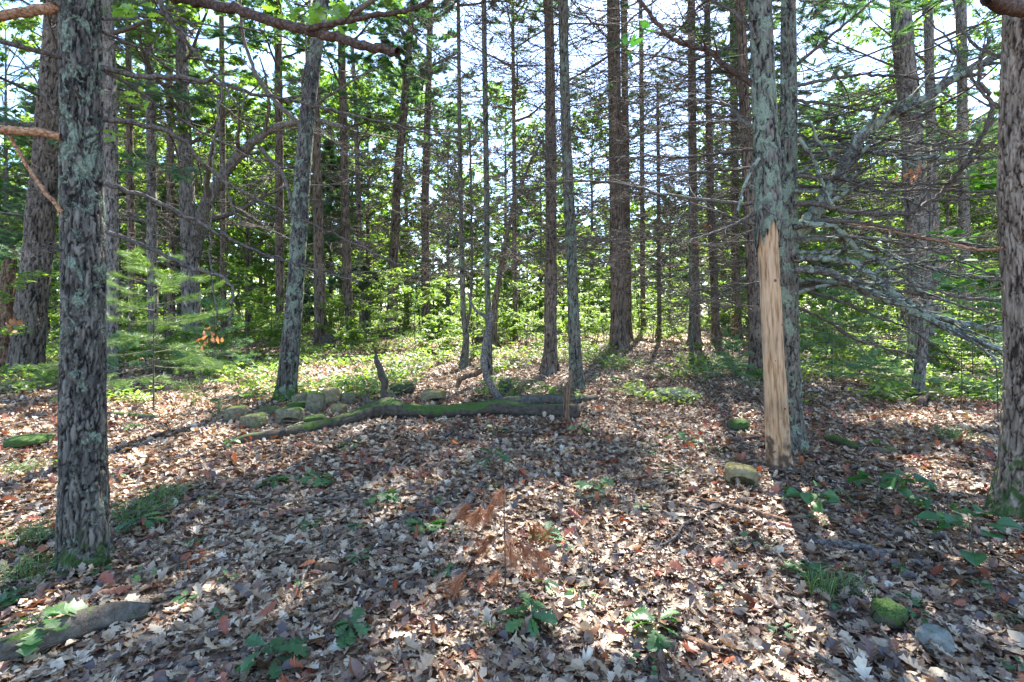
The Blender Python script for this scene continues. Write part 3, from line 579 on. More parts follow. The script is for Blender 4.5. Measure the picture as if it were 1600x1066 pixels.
T['mossy_lean'] = t = tree("leaning_maple", "leaning trunk blotched with pale lichen, mossy foot beside the pile of blocks", [(447, 628, 44), (452, 560, 30), (463, 430, 27), (471, 300, 25), (481, 170, 23), (496, 60, 20), (505, 0, 18)], M['bark_maple'], 14, 31, amp=.010, kk=26, flare=.45, flare_h=.16)
crown_broad(t, 5.2, 13.5, 3.2, 18, 306, leaf=.10, per=7)
traced(t, [(485, 80), (470, 130), (480, 180), (478, 60)], 5, 3, n1=3)
traced(t, [(478, 200), (440, 170), (400, 120), (380, 60), (372, -20)], 8, 4, n1=8)
traced(t, [(482, 170), (530, 140), (560, 120), (600, 100)], 5, 2, n1=6)
auto_dead(t, 1.6, 5.5, 10, 1.1, rg(107), r0=.006)
T['brown_a'] = t = tree("brown_barked_tree", "stout red-brown trunk just right of the leaning maple", [(501, 542, 24), (500, 480, 19), (497, 350, 15), (494, 200, 13), (490, 0, 12)], M['bark_red'], 15, 33, amp=.014, kk=18)
traced(t, [(506, 365), (522, 360), (536, 353)], 5, 4, M and None, None, n1=2)
auto_dead(t, 1.7, 7.5, 34, 1.9, rg(108), mat=M['greywood'])
crown_pine(t, 7.5, 15, 2.8, 24, 307)
T['brown_b'] = t = tree("slender_brown_tree", "slender brown trunk leaning slightly left, second right of the leaning maple", [(551, 536, 22), (543, 460, 15), (540, 350, 13), (537, 200, 12), (534, 100, 12), (533, 0, 11)], M['bark_red'], 15, 35, amp=.012, kk=20)
auto_dead(t, 2, 8, 30, 1.7, rg(109))
crown_broad(t, 6.5, 14.5, 2.8, 14, 308)
T['thin_c'] = t = tree("thin_tree", "thin dark trunk rising to a fork between two brown trunks left of centre", [(567, 524, 12), (563, 420, 9), (560, 300, 8), (556, 180, 7), (550, 60, 6)], M['bark_grey'], 11, 37, amp=.006)
auto_dead(t, 2, 7, 16, 1.4, rg(110))
crown_broad(t, 6, 10.8, 1.8, 10, 309, per=5)
T['curved_tall'] = t = tree("tall_curved_tree", "tall grey-brown trunk curving right and branching high against the sky, left of centre", [(610, 528, 28), (614, 480, 17), (615, 400, 15), (621, 280, 13.5), (630, 180, 12), (638, 90, 11), (641, 50, 10)], M['bark_red'], 13, 39, amp=.012, kk=20)
traced(t, [(638, 95), (655, 120), (680, 100), (720, 80)], 6, 3, n1=6, l1=.5)
traced(t, [(634, 60), (615, 20), (598, -10)], 7, 4, n1=6, l1=.5)
auto_dead(t, 2, 8, 44, 2.2, rg(111), r0=.012)
crown_pine(t, 7.5, 13, 2.6, 24, 310)
T['mid_d'] = t = tree("straight_brown_tree", "straight brown trunk between the tall curved tree and the two thin centre stems", [(666, 524, 17), (665, 450, 13), (664, 320, 12), (669, 150, 10), (673, 0, 9)], M['bark_red'], 14, 41, amp=.01, kk=20)
auto_dead(t, 2, 8.5, 50, 2.3, rg(112), r0=.012)
crown_pine(t, 7.8, 14, 2.8, 26, 311)
T['thin_e'] = t = tree("slim_forked_sapling_tree", "very slim dark stem on a reddish foot, left of the bent sapling", [(724, 577, 16), (729, 530, 10), (724, 490, 8.5), (721, 380, 7.5), (718, 200, 6.5), (716, 0, 5.5)], M['bark_green'], 10, 43, amp=.005, flare=.2)
traced(t, [(727, 520), (735, 490), (738, 400), (736, 300), (734, 190)], 5, 3, n1=8, l1=.25)
auto_dead(t, 2.2, 8, 40, 1.6, rg(113), r0=.007)
crown_pine(t, 7.5, 10, 1.6, 14, 312, per=3)
T['thin_f'] = t = tree("slim_straight_tree", "slim straight lichened stem with thin side twigs, just left of the mid-picture", [(765, 600, 13), (764, 540, 9.5), (761, 420, 9), (760, 300, 9), (758, 150, 8), (756, 0, 8)], M['bark_green'], 12, 45, amp=.005, flare=.25)
auto_dead(t, 1.8, 8, 54, 1.7, rg(114), r0=.008)
crown_pine(t, 7.6, 12, 2.2, 18, 313)
T['red_lean'] = t = tree("leaning_red_stem", "thin reddish stem leaning right behind the slim straight stem at mid-picture", [(770, 545, 12), (773, 480, 10), (785, 400, 8), (803, 320, 6), (830, 250, 4), (850, 215, 3)], M['bark_red'], 6.5, 47, amp=.006, top_r=.01)
auto_dead(t, 2, 5.5, 8, 1.2, rg(115))
T['centre_l'] = t = tree("dark_centre_tree", "dark brown trunk, left and farther of the two close trunks right of mid-picture", [(858, 583, 34), (860, 540, 20), (861, 400, 17.5), (861, 250, 17), (859, 100, 15), (857, 0, 14)], M['bark_red'], 15, 51, amp=.012, kk=22, flare=.35)
auto_dead(t, 1.9, 8, 64, 2.2, rg(116), r0=.010)
crown_pine(t, 7.6, 14.5, 3.2, 26, 314)
T['centre_r'] = t = tree("greenish_centre_tree", "greenish trunk beside the log's end, right one of the two close trunks", [(902, 613, 30), (899, 560, 19), (893, 400, 16.5), (886, 250, 16), (882, 120, 15), (880, 0, 15)], M['bark_green'], 14, 53, amp=.010, kk=26, flare=.3)
auto_dead(t, 1.7, 6.5, 54, 1.9, rg(117), r0=.009)
crown_pine(t, 6.6, 13.5, 3.2, 26, 315)
T['big_red'] = t = tree("large_red_pine", "largest red-brown trunk of the middle distance, bristling with dead branches", [(967, 546, 36), (966, 500, 24), (964, 380, 21.5), (962, 250, 20), (960, 120, 20), (958, 0, 20)], M['bark_red'], 17, 55, amp=.022, kk=16, flare=.25)
auto_dead(t, 2.0, 10, 90, 3.2, rg(118), r0=.016, n1=13, l1=.4, curve=.035)
crown_pine(t, 8.2, 16.5, 3.8, 36, 316)
T['big_red_b'] = t = tree("brown_tree_behind_pine", "narrow brown trunk half hidden behind the largest red-brown pine", [(981, 528, 16), (980, 450, 13), (978, 300, 12), (975, 0, 10)], M['bark_red'], 14, 57, d=17.5, amp=.01)
auto_dead(t, 2.2, 9, 22, 2.2, rg(119), r0=.01)
crown_pine(t, 9, 14, 2.6, 18, 317)
T['thin_g'] = t = tree("thin_straight_pole_tree", "thin straight reddish pole of a tree between the largest pine and the bristly tree", [(1030, 531, 9), (1030, 420, 7), (1029, 300, 6), (1028, 180, 5)], M['bark_red'], 9, 59, amp=.005)
auto_dead(t, 2, 8, 34, 1.9, rg(120), r0=.009)
crown_pine(t, 7, 9, 1.5, 10, 318, per=3)
T['bristly'] = t = tree("bristly_dead_tree", "dark straight trunk with a brush of pale dead twigs, right of the largest pine", [(1085, 540, 24), (1085, 480, 17), (1083, 350, 14), (1082, 200, 13), (1080, 0, 12)], M['bark_red'], 15, 61, amp=.012, kk=20)
auto_dead(t, .6, 4.0, 34, 1.9, rg(121), mat=M['greywood'], r0=.008, droop=(-.5, -.05), curve=.01)
auto_dead(t, 4, 9, 60, 2.8, rg(122), r0=.013, curve=.035)
crown_pine(t, 7.6, 14.5, 3.2, 28, 319)
T['stem_front'] = t = tree("thin_sapling", "thin greenish stem standing in front of the bristly dead tree", [(1081, 566, 8), (1080, 500, 6), (1079, 400, 5), (1078, 330, 4)], M['bark_green'], 5, 62, amp=.004, top_r=.006)
auto_dead(t, .5, 4.5, 16, .9, rg(123), mat=M['greywood'], r0=.004)
T['mid_h'] = t = tree("dark_back_tree", "dark trunk standing back between the bristly tree and the snag", [(1119, 532, 20), (1116, 440, 13), (1110, 300, 12), (1106, 100, 10), (1105, 0, 10)], M['bark_red'], 14, 63, d=16.5, amp=.012)
auto_dead(t, 1.5, 8.5, 60, 2.4, rg(124), r0=.011)
crown_pine(t, 7.4, 14, 3.0, 26, 320)
T['mid_i'] = t = tree("short_stub_tree", "dark stout trunk partly hidden left of the snag, farther back than its neighbour", [(1152, 528, 18), (1150, 450, 14), (1148, 300, 13), (1146, 0, 12)], M['bark_red'], 13, 64, d=18, amp=.012)
auto_dead(t, 2, 9, 28, 2.1, rg(125), r0=.01)
crown_broad(t, 7, 12.5, 2.8, 12, 321)
T['dark_right'] = t = tree("dark_rough_tree", "dark rough trunk immediately left of the bare-wood snag, with grass at its foot", [(1183, 588, 26), (1181, 520, 21), (1174, 400, 19), (1167, 250, 17), (1160, 100, 16), (1157, 0, 15)], M['bark_red'], 15, 65, amp=.014, kk=20)
auto_dead(t, 1.2, 8, 64, 2.6, rg(126), r0=.012)
crown_pine(t, 7.2, 14, 3.2, 24, 322)

T['twin'] = t = tree("lichened_twin_tree", "tall lichened trunk standing directly behind the bare-wood snag", [(1243, 708, 46), (1240, 660, 31), (1233, 520, 29), (1230, 350, 32), (1232, 200, 28), (1232, 80, 25), (1232, 0, 23)], M['bark_twin'], 12, 67, amp=.012, kk=34, flare=.35, flare_h=.12)
D = t['d']; K = dict(mat=M['dead_lichen'])
traced(t, [(1236, 372), (1265, 345), (1285, 318), (1305, 285), (1325, 250), (1342, 215), (1372, 192), (1410, 172), (1450, 152), (1500, 118), (1560, 88), (1610, 60)], 25, 7, D, D - .6, M['dead_lichen'], n1=16, l1=.22, sides=14, amp=.14, res=80)
traced(t, [(1240, 318), (1275, 318), (1320, 330), (1370, 336), (1425, 333), (1462, 312), (1485, 285), (1512, 250), (1535, 212), (1549, 182), (1549, 155), (1532, 128), (1530, 98), (1545, 60)], 8, 5, D - .2, D - .7, M['dead'], n1=18, l1=.25, sides=10, amp=.12, res=80)
traced(t, [(1242, 421), (1275, 422), (1310, 432), (1350, 452), (1400, 474), (1450, 498), (1500, 522), (1560, 545), (1620, 580)], 13, 9, D - .3, D - .9, M['dead_lichen'], n1=20, l1=.25, sides=10, amp=.16, res=60)
traced(t, [(1240, 404), (1290, 403), (1335, 410), (1375, 440), (1410, 470), (1450, 492), (1510, 508), (1560, 514), (1620, 510)], 10, 8, D - .1, D - .9, M['dead_lichen'], n1=18, l1=.25, sides=9, amp=.15, res=60)
traced(t, [(1240, 376), (1290, 373), (1330, 374), (1375, 390), (1420, 410), (1500, 430), (1580, 440)], 9, 5, D, D - .5, M['dead_lichen'], n1=18, l1=.28, sides=8)
traced(t, [(1240, 356), (1290, 345), (1330, 346), (1380, 352), (1440, 372), (1520, 384), (1620, 396)], 7, 4, D - .1, D - .8, M['dead'], n1=18, l1=.28)
r7 = rg(71)
for q_ in range(16):
    y0 = 150 + 330 * (q_ + r7.random()) / 16; x1 = r7.uniform(1450, 1640); sag = r7.uniform(-60, 130); c_ = r7.uniform(-35, 20); pts_ = [(1242 + (x1 - 1242) * u_, y0 + c_ * sin(pi * u_) + sag * u_ ** 1.6 + r7.normal(0, 3)) for u_ in np.linspace(0, 1, 7)]
    traced(t, pts_, r7.uniform(4, 7.5), 2, D + r7.uniform(-.2, .2), D + r7.uniform(-1.2, 1.2), M['dead_lichen'] if q_ % 2 else M['dead'], n1=18, l1=.3, amp=.1)
traced(t, [(1255, 350), (1300, 352), (1325, 372), (1345, 395), (1390, 415), (1425, 440), (1445, 465)], 9, 7, D - .2, D - .3, M['dead_lichen'], n1=8, l1=.3, amp=.15, sides=9)
traced(t, [(1244, 450), (1300, 465), (1360, 492), (1420, 512), (1500, 570)], 5, 2, D, D - .3, n1=14, l1=.3)
traced(t, [(1244, 480), (1290, 500), (1330, 530), (1390, 545), (1450, 560)], 5, 2, D + .1, D + .3, n1=12, l1=.3)
traced(t, [(1240, 105), (1280, 72), (1320, 38), (1370, -5)], 6, 3, D, D - .4, n1=8)
traced(t, [(1244, 135), (1310, 120), (1360, 116), (1420, 122), (1490, 122), (1540, 116)], 6, 3, D, D - .5, n1=14, l1=.3)
traced(t, [(1244, 230), (1300, 210), (1330, 235), (1345, 270)], 6, 3, D, D, n1=8)
traced(t, [(1248, 215), (1275, 255), (1290, 300), (1300, 320)], 6, 4, D - .2, D - .3, M['dead_lichen'], n1=5)
traced(t, [(1246, 290), (1350, 300), (1450, 296), (1520, 300), (1600, 295)], 5, 3, D + .2, D - .3, n1=16, l1=.3)
traced(t, [(1244, 258), (1330, 240), (1420, 245), (1500, 225), (1600, 228)], 5, 3, D + .3, D, n1=16, l1=.3)
traced(t, [(1220, 232), (1180, 232), (1110, 242), (1060, 247), (1020, 243), (970, 252)], 6, 3, D + .1, D + 1.2, n1=14)
traced(t, [(1222, 262), (1180, 262), (1110, 268), (1050, 273), (985, 270), (930, 280)], 5, 3, D + .1, D + 1.2, n1=14)
traced(t, [(1222, 180), (1150, 188), (1080, 192), (1040, 197), (960, 225)], 5, 3, D + .1, D + 1.5, n1=16)
auto_dead(t, 2.4, 4.8, 14, 1.5, rg(127), r0=.006, azs=(-.9, .9))
auto_dead(t, 1.2, 4.8, 12, 1.5, rg(128), r0=.006, azs=(2.0, 4.0))
crown_pine(t, 5.2, 11.5, 2.8, 22, 323)

T['snag'] = t = tree("bare_wood_snag", "standing snag stripped to pale bare wood below, lichened bark above, rotting at the foot", [(1219, 738, 46), (1216, 700, 38), (1211, 600, 34), (1206, 500, 32), (1202, 420, 31), (1200, 372, 31), (1198, 325, 28)], M['bare'], 1, 71, amp=.010, kk=40, flare=.18, flare_h=.08, stretch=.07, cat="snag")
D = t['d']
up_ = [(1199, 372, 35), (1200, 340, 40), (1200, 300, 38), (1197, 220, 36), (1192, 120, 33), (1188, 0, 32)]
P = np.array([at(x, y, D) - t['base'] for x, y, _ in up_]); R = np.array([q[2] / 2 / FPX * D for q in up_]); P = np.vstack([P, P[-1] + [0, 0, 2.2]]); R = np.append(R, .01)
Q, r = resample(P, R, 620); v, f = tubes(Q[None], r[None], 90); c = np.repeat(Q, 90, 0); d_ = v - c
hh = np.clip(np.abs(fbm(v * np.array([34, 34, 11]), 2, 4)) * 3.2, 0, 1) ** .7
rag = np.repeat(np.linspace(0, 1, 620), 90); z0_ = P[0, 2]
v = c + d_ * (1 + .10 * (hh - .5) + .09 * fbm(v * 9, 2, 6))[:, None]
th_ = np.arctan2(d_[:, 1], d_[:, 0]); ed = .09 * vn(np.stack([np.cos(th_) * 2.6, np.sin(th_) * 2.6, th_ * 0], -1), 2) + .07 * vn(np.stack([np.cos(th_) * 9, np.sin(th_) * 9, th_ * 0 + 4], -1), 3) + .10 * np.cos(th_ + .9)
v[:, 2] += ed * np.clip(1 - (v[:, 2] - z0_) / .5, 0, 1) + .0
mk("bark", v, f, M['bark_twin'], t['root'], attrs={"h": hh})
# old branch scars and a torn hollow in the stripped wood
for ax_, az_, rr_ in [(-1.2, .55, .010), (-1.9, .95, .008), (-.8, 1.25, .012), (-1.5, 1.62, .016)]:
    zc = az_; cc, rc = axis_at(t, zc); c0 = cc + np.array([cos(ax_), sin(ax_), 0]) * (rc - .006); P = np.array([c0, c0 + np.array([cos(ax_), sin(ax_), .1]) * .014]); Q, r = resample(P, [rr_, rr_ * .6], 5); v, f = tubes(Q[None], r[None], 12)
    m_ = len(v); v = np.vstack([v, Q[-1:] - np.array([cos(ax_), sin(ax_), 0]) * .004]); kq = np.arange(12); f3 = np.stack([4 * 12 + kq, 4 * 12 + (kq + 1) % 12, np.full(12, m_)], 1); mk("knot", v, [f, f3], M['rot'], t['root'])
for pts_, w0, w1, e in [([(1190, 318), (1150, 318), (1100, 312), (1040, 305), (990, 292), (950, 284), (880, 284), (810, 283)], 7, 2.5, 1.6),
                     ([(1188, 140), (1160, 120), (1130, 102), (1105, 78), (1080, 74), (1050, 62), (1022, 30), (995, -5)], 10, 6, .2),
                     ([(1188, 205), (1160, 190), (1140, 165), (1110, 158), (1060, 158), (1030, 165), (1000, 185), (970, 225)], 6, 3, 1.0),
                     ([(1185, 330), (1150, 350), (1120, 362), (1090, 372), (1066, 380)], 5, 2, -.1),
                     ([(1184, 352), (1150, 342), (1120, 330), (1080, 318)], 5, 3, .3),
                     ([(1180, 15), (1172, 40), (1180, 62)], 6, 5, -.1), ([(1186, 60), (1150, 20), (1120, 5), (1080, -10)], 5, 3, .3)]:
    traced(t, pts_, w0, w1, D, D + e, M['dead_red'] if w0 > 9 else M['dead'], n1=10, l1=.3)
traced(t, [(1186, 248), (1172, 268), (1160, 300), (1152, 330)], 6, 4, D - .1, D - .15, M['dead_lichen'], n1=4, l1=.4)
traced(t, [(1185, 312), (1200, 330), (1225, 345), (1231, 358)], 2.5, 1.5, D - .12, D - .2, M['greywood'], n1=2)

T['edge'] = t = tree("broad_edge_tree", "broad brown trunk with plated bark cut by the right edge of the picture, mossy foot", [(1608, 812, 150), (1614, 740, 108), (1618, 600, 100), (1612, 450, 92), (1604, 300, 90), (1608, 150, 92), (1612, 0, 94)], M['bark_edge'], 13, 73, amp=.016, kk=30, flare=.3, flare_h=.16)
D = t['d']
traced(t, [(1600, 15), (1570, 10), (1545, -5)], 22, 22, D - .15, D - .3, M['dead_red'], n1=2, l1=.2, amp=.2, sides=12)
traced(t, [(1570, 388), (1540, 392), (1480, 380), (1400, 362), (1330, 350)], 6, 2, D - .1, D + .4, M['stub'], n1=8)
traced(t, [(1566, 470), (1500, 465), (1450, 450), (1400, 440), (1330, 420)], 6, 2, D + .2, D + 1, n1=8)
traced(t, [(1560, 170), (1530, 140), (1505, 100), (1480, 60), (1440, 20)], 5, 2, D + .1, D + .3, n1=9)
traced(t, [(1566, 90), (1525, 75), (1500, 40), (1490, 0)], 5, 3, D + .1, D + .3, n1=9)
traced(t, [(1570, 300), (1530, 305), (1480, 320), (1420, 345)], 4, 2, D + .1, D + .8, n1=9)
crown_broad(t, 5, 12.5, 3.0, 14, 324)
T['far_big'] = t = tree("tall_grey_pine", "tall grey trunk rising through blue-green needles, left of the right edge tree", [(1438, 575, 52), (1437, 480, 40), (1432, 350, 38), (1424, 200, 36), (1412, 80, 34), (1406, 0, 32)], M['bark_grey'], 17, 75, amp=.02, kk=16)
auto_dead(t, 1.5, 7, 36, 2.2, rg(129), r0=.011)
crown_pine(t, 3.6, 16, 4.2, 52, 325, a0=.6, tsz=.17)
T['far_small'] = t = tree("withered_tree", "short dead grey stem with pale snapped twigs, in front of the tall grey pine", [(1433, 622, 24), (1440, 560, 18), (1446, 490, 13), (1450, 420, 8)], M['bark_grey'], 3.5, 77, amp=.01, top_r=.01, cat="dead tree")
auto_dead(t, .9, 2.6, 18, .9, rg(130), mat=M['greywood'], r0=.005)
T['far_pair'] = t = tree("shaded_tree", "dark trunk to the right of the tall grey pine's foot", [(1462, 566, 26), (1462, 480, 20), (1458, 350, 18), (1452, 100, 16), (1450, 0, 16)], M['bark_grey'], 14, 79, d=14.5, amp=.012)
auto_dead(t, 1.5, 7, 20, 2, rg(131)); crown_broad(t, 6, 13.5, 3.2, 16, 326)
T['far_r'] = t = tree("faint_high_tree", "grey trunk seen high up through leaves near the top right corner", [(1508, 545, 26), (1506, 400, 20), (1504, 200, 18), (1502, 0, 17)], M['bark_grey'], 15, 81, d=17, amp=.012)
crown_broad(t, 4.5, 14.5, 3.8, 20, 327, cull=False)
for k_, (x, dd_, w_, lab) in enumerate([(438, 15.5, 14, "thin dark trunk seen left of the leaning maple, far back among leaves"), (350, 16.5, 10, "thin dark trunk between the forked grey tree and the leaning maple"), (805, 17, 7, "thin pole seen between the leaning red stem and the dark centre tree"), (1005, 21, 8, "thin distant trunk just right of the largest pine"), (268, 17, 13, "dark trunk seen between the slim pale tree and the forked grey tree")]):
    T['x%d' % k_] = t = tree("distant_thin_tree", lab, [(x, 530, w_ + 3), (x - 1, 400, w_), (x - 2, 200, w_ - 1), (x - 4, 0, w_ - 2)], M['bark_red'], 13, 90 + k_, d=dd_, amp=.006)
    auto_dead(t, 2, 7, 14, 1.6, rg(140 + k_)); (crown_pine if k_ % 2 else crown_broad)(t, 7, 12.5, 2.4, 12, 340 + k_)

# ------------------------------------------------------------------ woods behind
FO = []
rng = rg(500)
bv = [broad_variant(600 + k, [2.0, 3.0, 1.5, 4.0, 2.5][k], [12, 13, 9.5, 14, 11][k], [3.2, 3.4, 2.8, 3.6, 3.0][k], [26, 26, 22, 28, 24][k], .16, 19, 9, 5, up=(.0, 1.0)) for k in range(5)]
pv = [pine_variant(620 + k, [2.5, 4.0, 1.2][k], [12.5, 14, 9][k], [2.9, 3.2, 2.3][k], [46, 44, 40][k], .26, 5, 10, 4) for k in range(3)]
BL = ["leafy broadleaf tree standing far back in the woods, crown bright against the sky", "tall loose-crowned broadleaf tree far back among the others", "low bushy broadleaf tree at the far edge of the clearing", "high-crowned broadleaf tree far back, its stem bare low down", "rounded leafy tree far back in the woods"]
PL = ["dark-needled pine standing far back in the woods", "tall open pine standing far back in the woods", "small dense young pine at the far edge of the clearing"]
far = (0, -400, 0)
bsrc = [standalone("broadleaf_tree", BL[k], "tree", bv[k], [.13, .15, .10, .16, .12][k], [12.5, 13.5, 10, 14.5, 11.5][k], M['bark_grey' if k % 2 else 'bark_red'], M['leaf_far'], "broadleaf trees in the woods behind", far, seed=k) for k in range(5)]
psrc = [standalone("pine_tree", PL[k], "tree", pv[k], [.14, .16, .09][k], [13, 14.5, 9.5][k], M['bark_red'], M['needle'], "pines in the woods behind", far, seed=k + 9) for k in range(3)]
used = set()
def put(src, x, y, s=1.0, rz=None):
    z = g1(x, y) - .05; rz = rng.uniform(0, 6.28) if rz is None else rz
    if src.name in used: return copy_tree(src, (x, y, z), rz, s)
    used.add(src.name); src.location = (x, y, z); src.rotation_euler = (0, 0, rz); src.scale = (s, s, s); return src
def ring(d0, d1, n, pines, centre_keep, smin, smax, cs=.62):
    k = 0
    for q in range(n):
        px = -260 + 2120 * (q + rng.uniform(.1, .9)) / n; d = rng.uniform(d0, d1); x = (px - CX) / FPX * d
        cen = 560 < px < 1180
        if cen and rng.random() > centre_keep: continue
        s = rng.uniform(smin, smax) * (cs if cen else 1)
        if cen: src = (bsrc[2] if rng.random() < .6 else psrc[2])
        else: src = psrc[int(rng.integers(0, 3))] if rng.random() < pines else bsrc[int(rng.integers(0, 5))]
        put(src, x, d, s); k += 1
ring(16.5, 21, 18, .3, .0, .6, .85)
ring(21, 28, 30, .3, .35, .75, 1.0, .6)
ring(28, 40, 50, .3, .95, .85, 1.15, .78)
ring(40, 62, 64, .3, 1, .95, 1.3, .95)
for px, d, k, s_ in [(575, 24, 0, .9), (635, 30, 3, 1.0), (700, 27, 1, .85), (790, 31, 3, .95), (845, 26, 4, .8), (925, 33, 1, 1.0), (1130, 28, 0, .85), (1205, 24, 1, .8)]: put(bsrc[k], (px - CX) / FPX * d, d, s_)
r_ = rg(505); n = 42000; th = r_.uniform(-1.1, 1.1, n); rd = r_.uniform(66, 90, n); x = rd * np.sin(th); y = rd * np.cos(th); hmax = 12 + 6 * vn(np.stack([th * 22, th * 0, th * 0], -1), 4) - 5 * np.exp(-(th / .35) ** 2)
z = -.6 + hmax * r_.random(n) ** .8
v, f, K_ = scat(RHOMB[0], RHOMB[1], np.stack([x, y, z], -1), r_.uniform(0, 6.28, n), r_.normal(0, .5, n), r_.normal(0, .6, n), r_.uniform(.45, .95, n))
o = mk("distant_woodland", v, f, M['leaf_far'], attrs={"rnd": np.repeat(r_.random(n), K_)}, smooth=False); tag(o, "far-off mass of green woodland closing the view between the trunks", "woodland", kind="stuff")

# ------------------------------------------------------------------ understory
def shrub_var(seed, H, Rr, nst, leaf, per, Tm=LITTLE, flat=.9):
    rng = rg(seed); P = np.zeros((nst, 7, 3)); 
    for s_ in range(nst):
        a = rng.uniform(0, 6.28); e = rng.uniform(.02, .3) if nst > 1 else .05; d_ = np.array([cos(a) * e, sin(a) * e, 1]); p = np.array([cos(a), sin(a), 0]) * .05 * (nst > 1)
        L = H * rng.uniform(.7, 1)
        for q in range(7): P[s_, q] = p; d_ = d_ + rng.normal(0, .08, 3); d_ /= np.linalg.norm(d_); p = p + d_ * L / 6
    R = np.linspace(.016, .004, 7)[None] * np.ones((nst, 1)) * (H / 2.5)
    P1, R1 = grow(P, R, int(13 / nst ** .5), Rr / H, rng, (55, 85), 6, .0, .22, .3, .14, .003); P2, R2 = grow(P1, R1, 5, .5, rng, (35, 60), 4, -.01, .2, flat, .12, .002)
    v, f, a = leaves_on(P2, per, leaf, rng, Tm, -.1, .28); v2, f2, a2 = leaves_on(P1, per, leaf, rng, Tm, -.1, .28, spread=(.4, 1))
    return ((P, R), (P1, R1), (P2, R2)), np.concatenate([v, v2]), np.concatenate([f, f2 + len(v)]), np.clip(np.concatenate([a, a2]) + .15, 0, 1)
def shrub_obj(name, label, cat, sv, group, leafm, wood='bark_green'):
    root = empty(name, far, label, cat, group); A = Acc(); wood_tubes(A, sv[0], (5, 4, 3)); A.mk("stem", M[wood], root); mk("foliage", sv[1], sv[2], leafm, root, attrs={"rnd": sv[3]}, smooth=False); return root
SL = ["leafy broadleaf sapling with flat tiers of bright leaves in the undergrowth behind the clearing", "thin-stemmed leafy bush in the undergrowth behind the clearing", "tall slender sapling with sparse bright leaves behind the clearing", "low spreading bush behind the clearing"]
ssrc = [shrub_obj("leafy_sapling", SL[0], "sapling", shrub_var(701, 3.0, 1.5, 1, .13, 11), "undergrowth behind the clearing", M['leaf_far']),
        shrub_obj("leafy_bush", SL[1], "bush", shrub_var(702, 2.2, 1.2, 5, .12, 10), "undergrowth behind the clearing", M['leaf_far']),
        shrub_obj("slender_sapling", SL[2], "sapling", shrub_var(703, 4.4, 1.5, 1, .14, 12), "undergrowth behind the clearing", M['leaf_far']),
        shrub_obj("low_bush", SL[3], "bush", shrub_var(704, 1.2, 1.0, 6, .12, 10), "undergrowth behind the clearing", M['leaf_far'])]
rng = rg(710)
for q in range(90):
    px = -120 + 1840 * (q + rng.uniform(0, 1)) / 90; d = rng.uniform(16, 25)
    put(ssrc[[0, 1, 2, 0, 3, 1, 2, 1][q % 8]], (px - CX) / FPX * d, d, rng.uniform(.75, 1.15))
for q in range(60):
    px = -120 + 1840 * (q + rng.uniform(0, 1)) / 60; d = rng.uniform(25, 36)
    put(ssrc[[0, 2, 1, 2][q % 4]], (px - CX) / FPX * d, d, rng.uniform(.9, 1.4))
for px, d, k, s in [(480, 15.5, 0, .75), (530, 15, 1, .8), (585, 15.5, 0, .75), (690, 14, 3, .9), (780, 15.5, 1, .7), (840, 16, 0, .7), (900, 16, 3, .9), (450, 13, 3, .8), (350, 13, 0, .8), (200, 13, 0, .8), (230, 10, 3, .8), (100, 14, 0, .9), (1440, 11.5, 3, .8), (1270, 13.5, 0, .7), (1330, 14, 1, .9), (1395, 15, 0, 1), (600, 13.5, 0, .62), (650, 14.5, 0, .8), (700, 15, 0, .7), (560, 13, 3, .8), (820, 15, 0, .62), (740, 16, 1, .8), (335, 10.5, 1, .55), (390, 12, 0, .7), (300, 11, 3, .7), (120, 11.5, 1, .7), (420, 14, 1, .9), (270, 14, 0, .9),
                    (1290, 12.5, 1, .7), (1350, 11, 3, .7), (1400, 12.5, 0, .7), (1500, 10.5, 3, .8), (1540, 12, 1, .8), (1580, 10, 0, .6), (1480, 13, 0, .85), (1260, 15, 0, .8), (1320, 16, 2, .8), (1050, 16.5, 3, .6), (930, 16, 1, .6), (1200, 16, 0, .6), (20, 12, 1, .8), (-30, 9, 0, .7), (60, 15, 0, .9)]:
    put(ssrc[k], (px - CX) / FPX * d, d, s)

# low green plants that carpet parts of the far ground: nobody could count them
r_ = rg(720); n = 48000; y = r_.uniform(7.0, 25, n) ; x = r_.uniform(-1.25, 1.25, n) * y
px = CX + x / y * FPX; m = fbm(np.stack([x * .95, y * .95, x * 0], -1), 3, 31) * 1.25
bias = np.where(px < 430, .02, np.where(px < 900, .03 + (y < 9.5) * -.3, np.where(px < 1230, -.08, .18 + (y < 8) * -.15)))
bias = bias + np.clip((y - 17) / 8, 0, 1) * .15
kp = (m + bias > .05) & (r_.random(n) < .55); x, y = x[kp], y[kp]; n = len(x)
per = 5; i = np.repeat(np.arange(n), per); hh_ = r_.uniform(.04, .22, n)[i]; ox = r_.normal(0, .06, n * per); oy = r_.normal(0, .06, n * per)
pos = np.stack([x[i] + ox, y[i] + oy, G(x[i] + ox, y[i] + oy) + hh_], -1)
v, f, K_ = scat(RHOMB[0], RHOMB[1], pos, r_.uniform(0, 6.28, len(pos)), r_.normal(.1, .35, len(pos)), r_.normal(0, .3, len(pos)), r_.uniform(.05, .125, len(pos)))
o = mk("ground_cover", v, f, M['leaf_far'], attrs={"rnd": np.repeat(np.clip(r_.normal(.5, .25, len(pos)), 0, 1), K_)}, smooth=False); tag(o, "low green seedlings and creeping plants carpeting the far forest floor", "ground cover", kind="stuff")

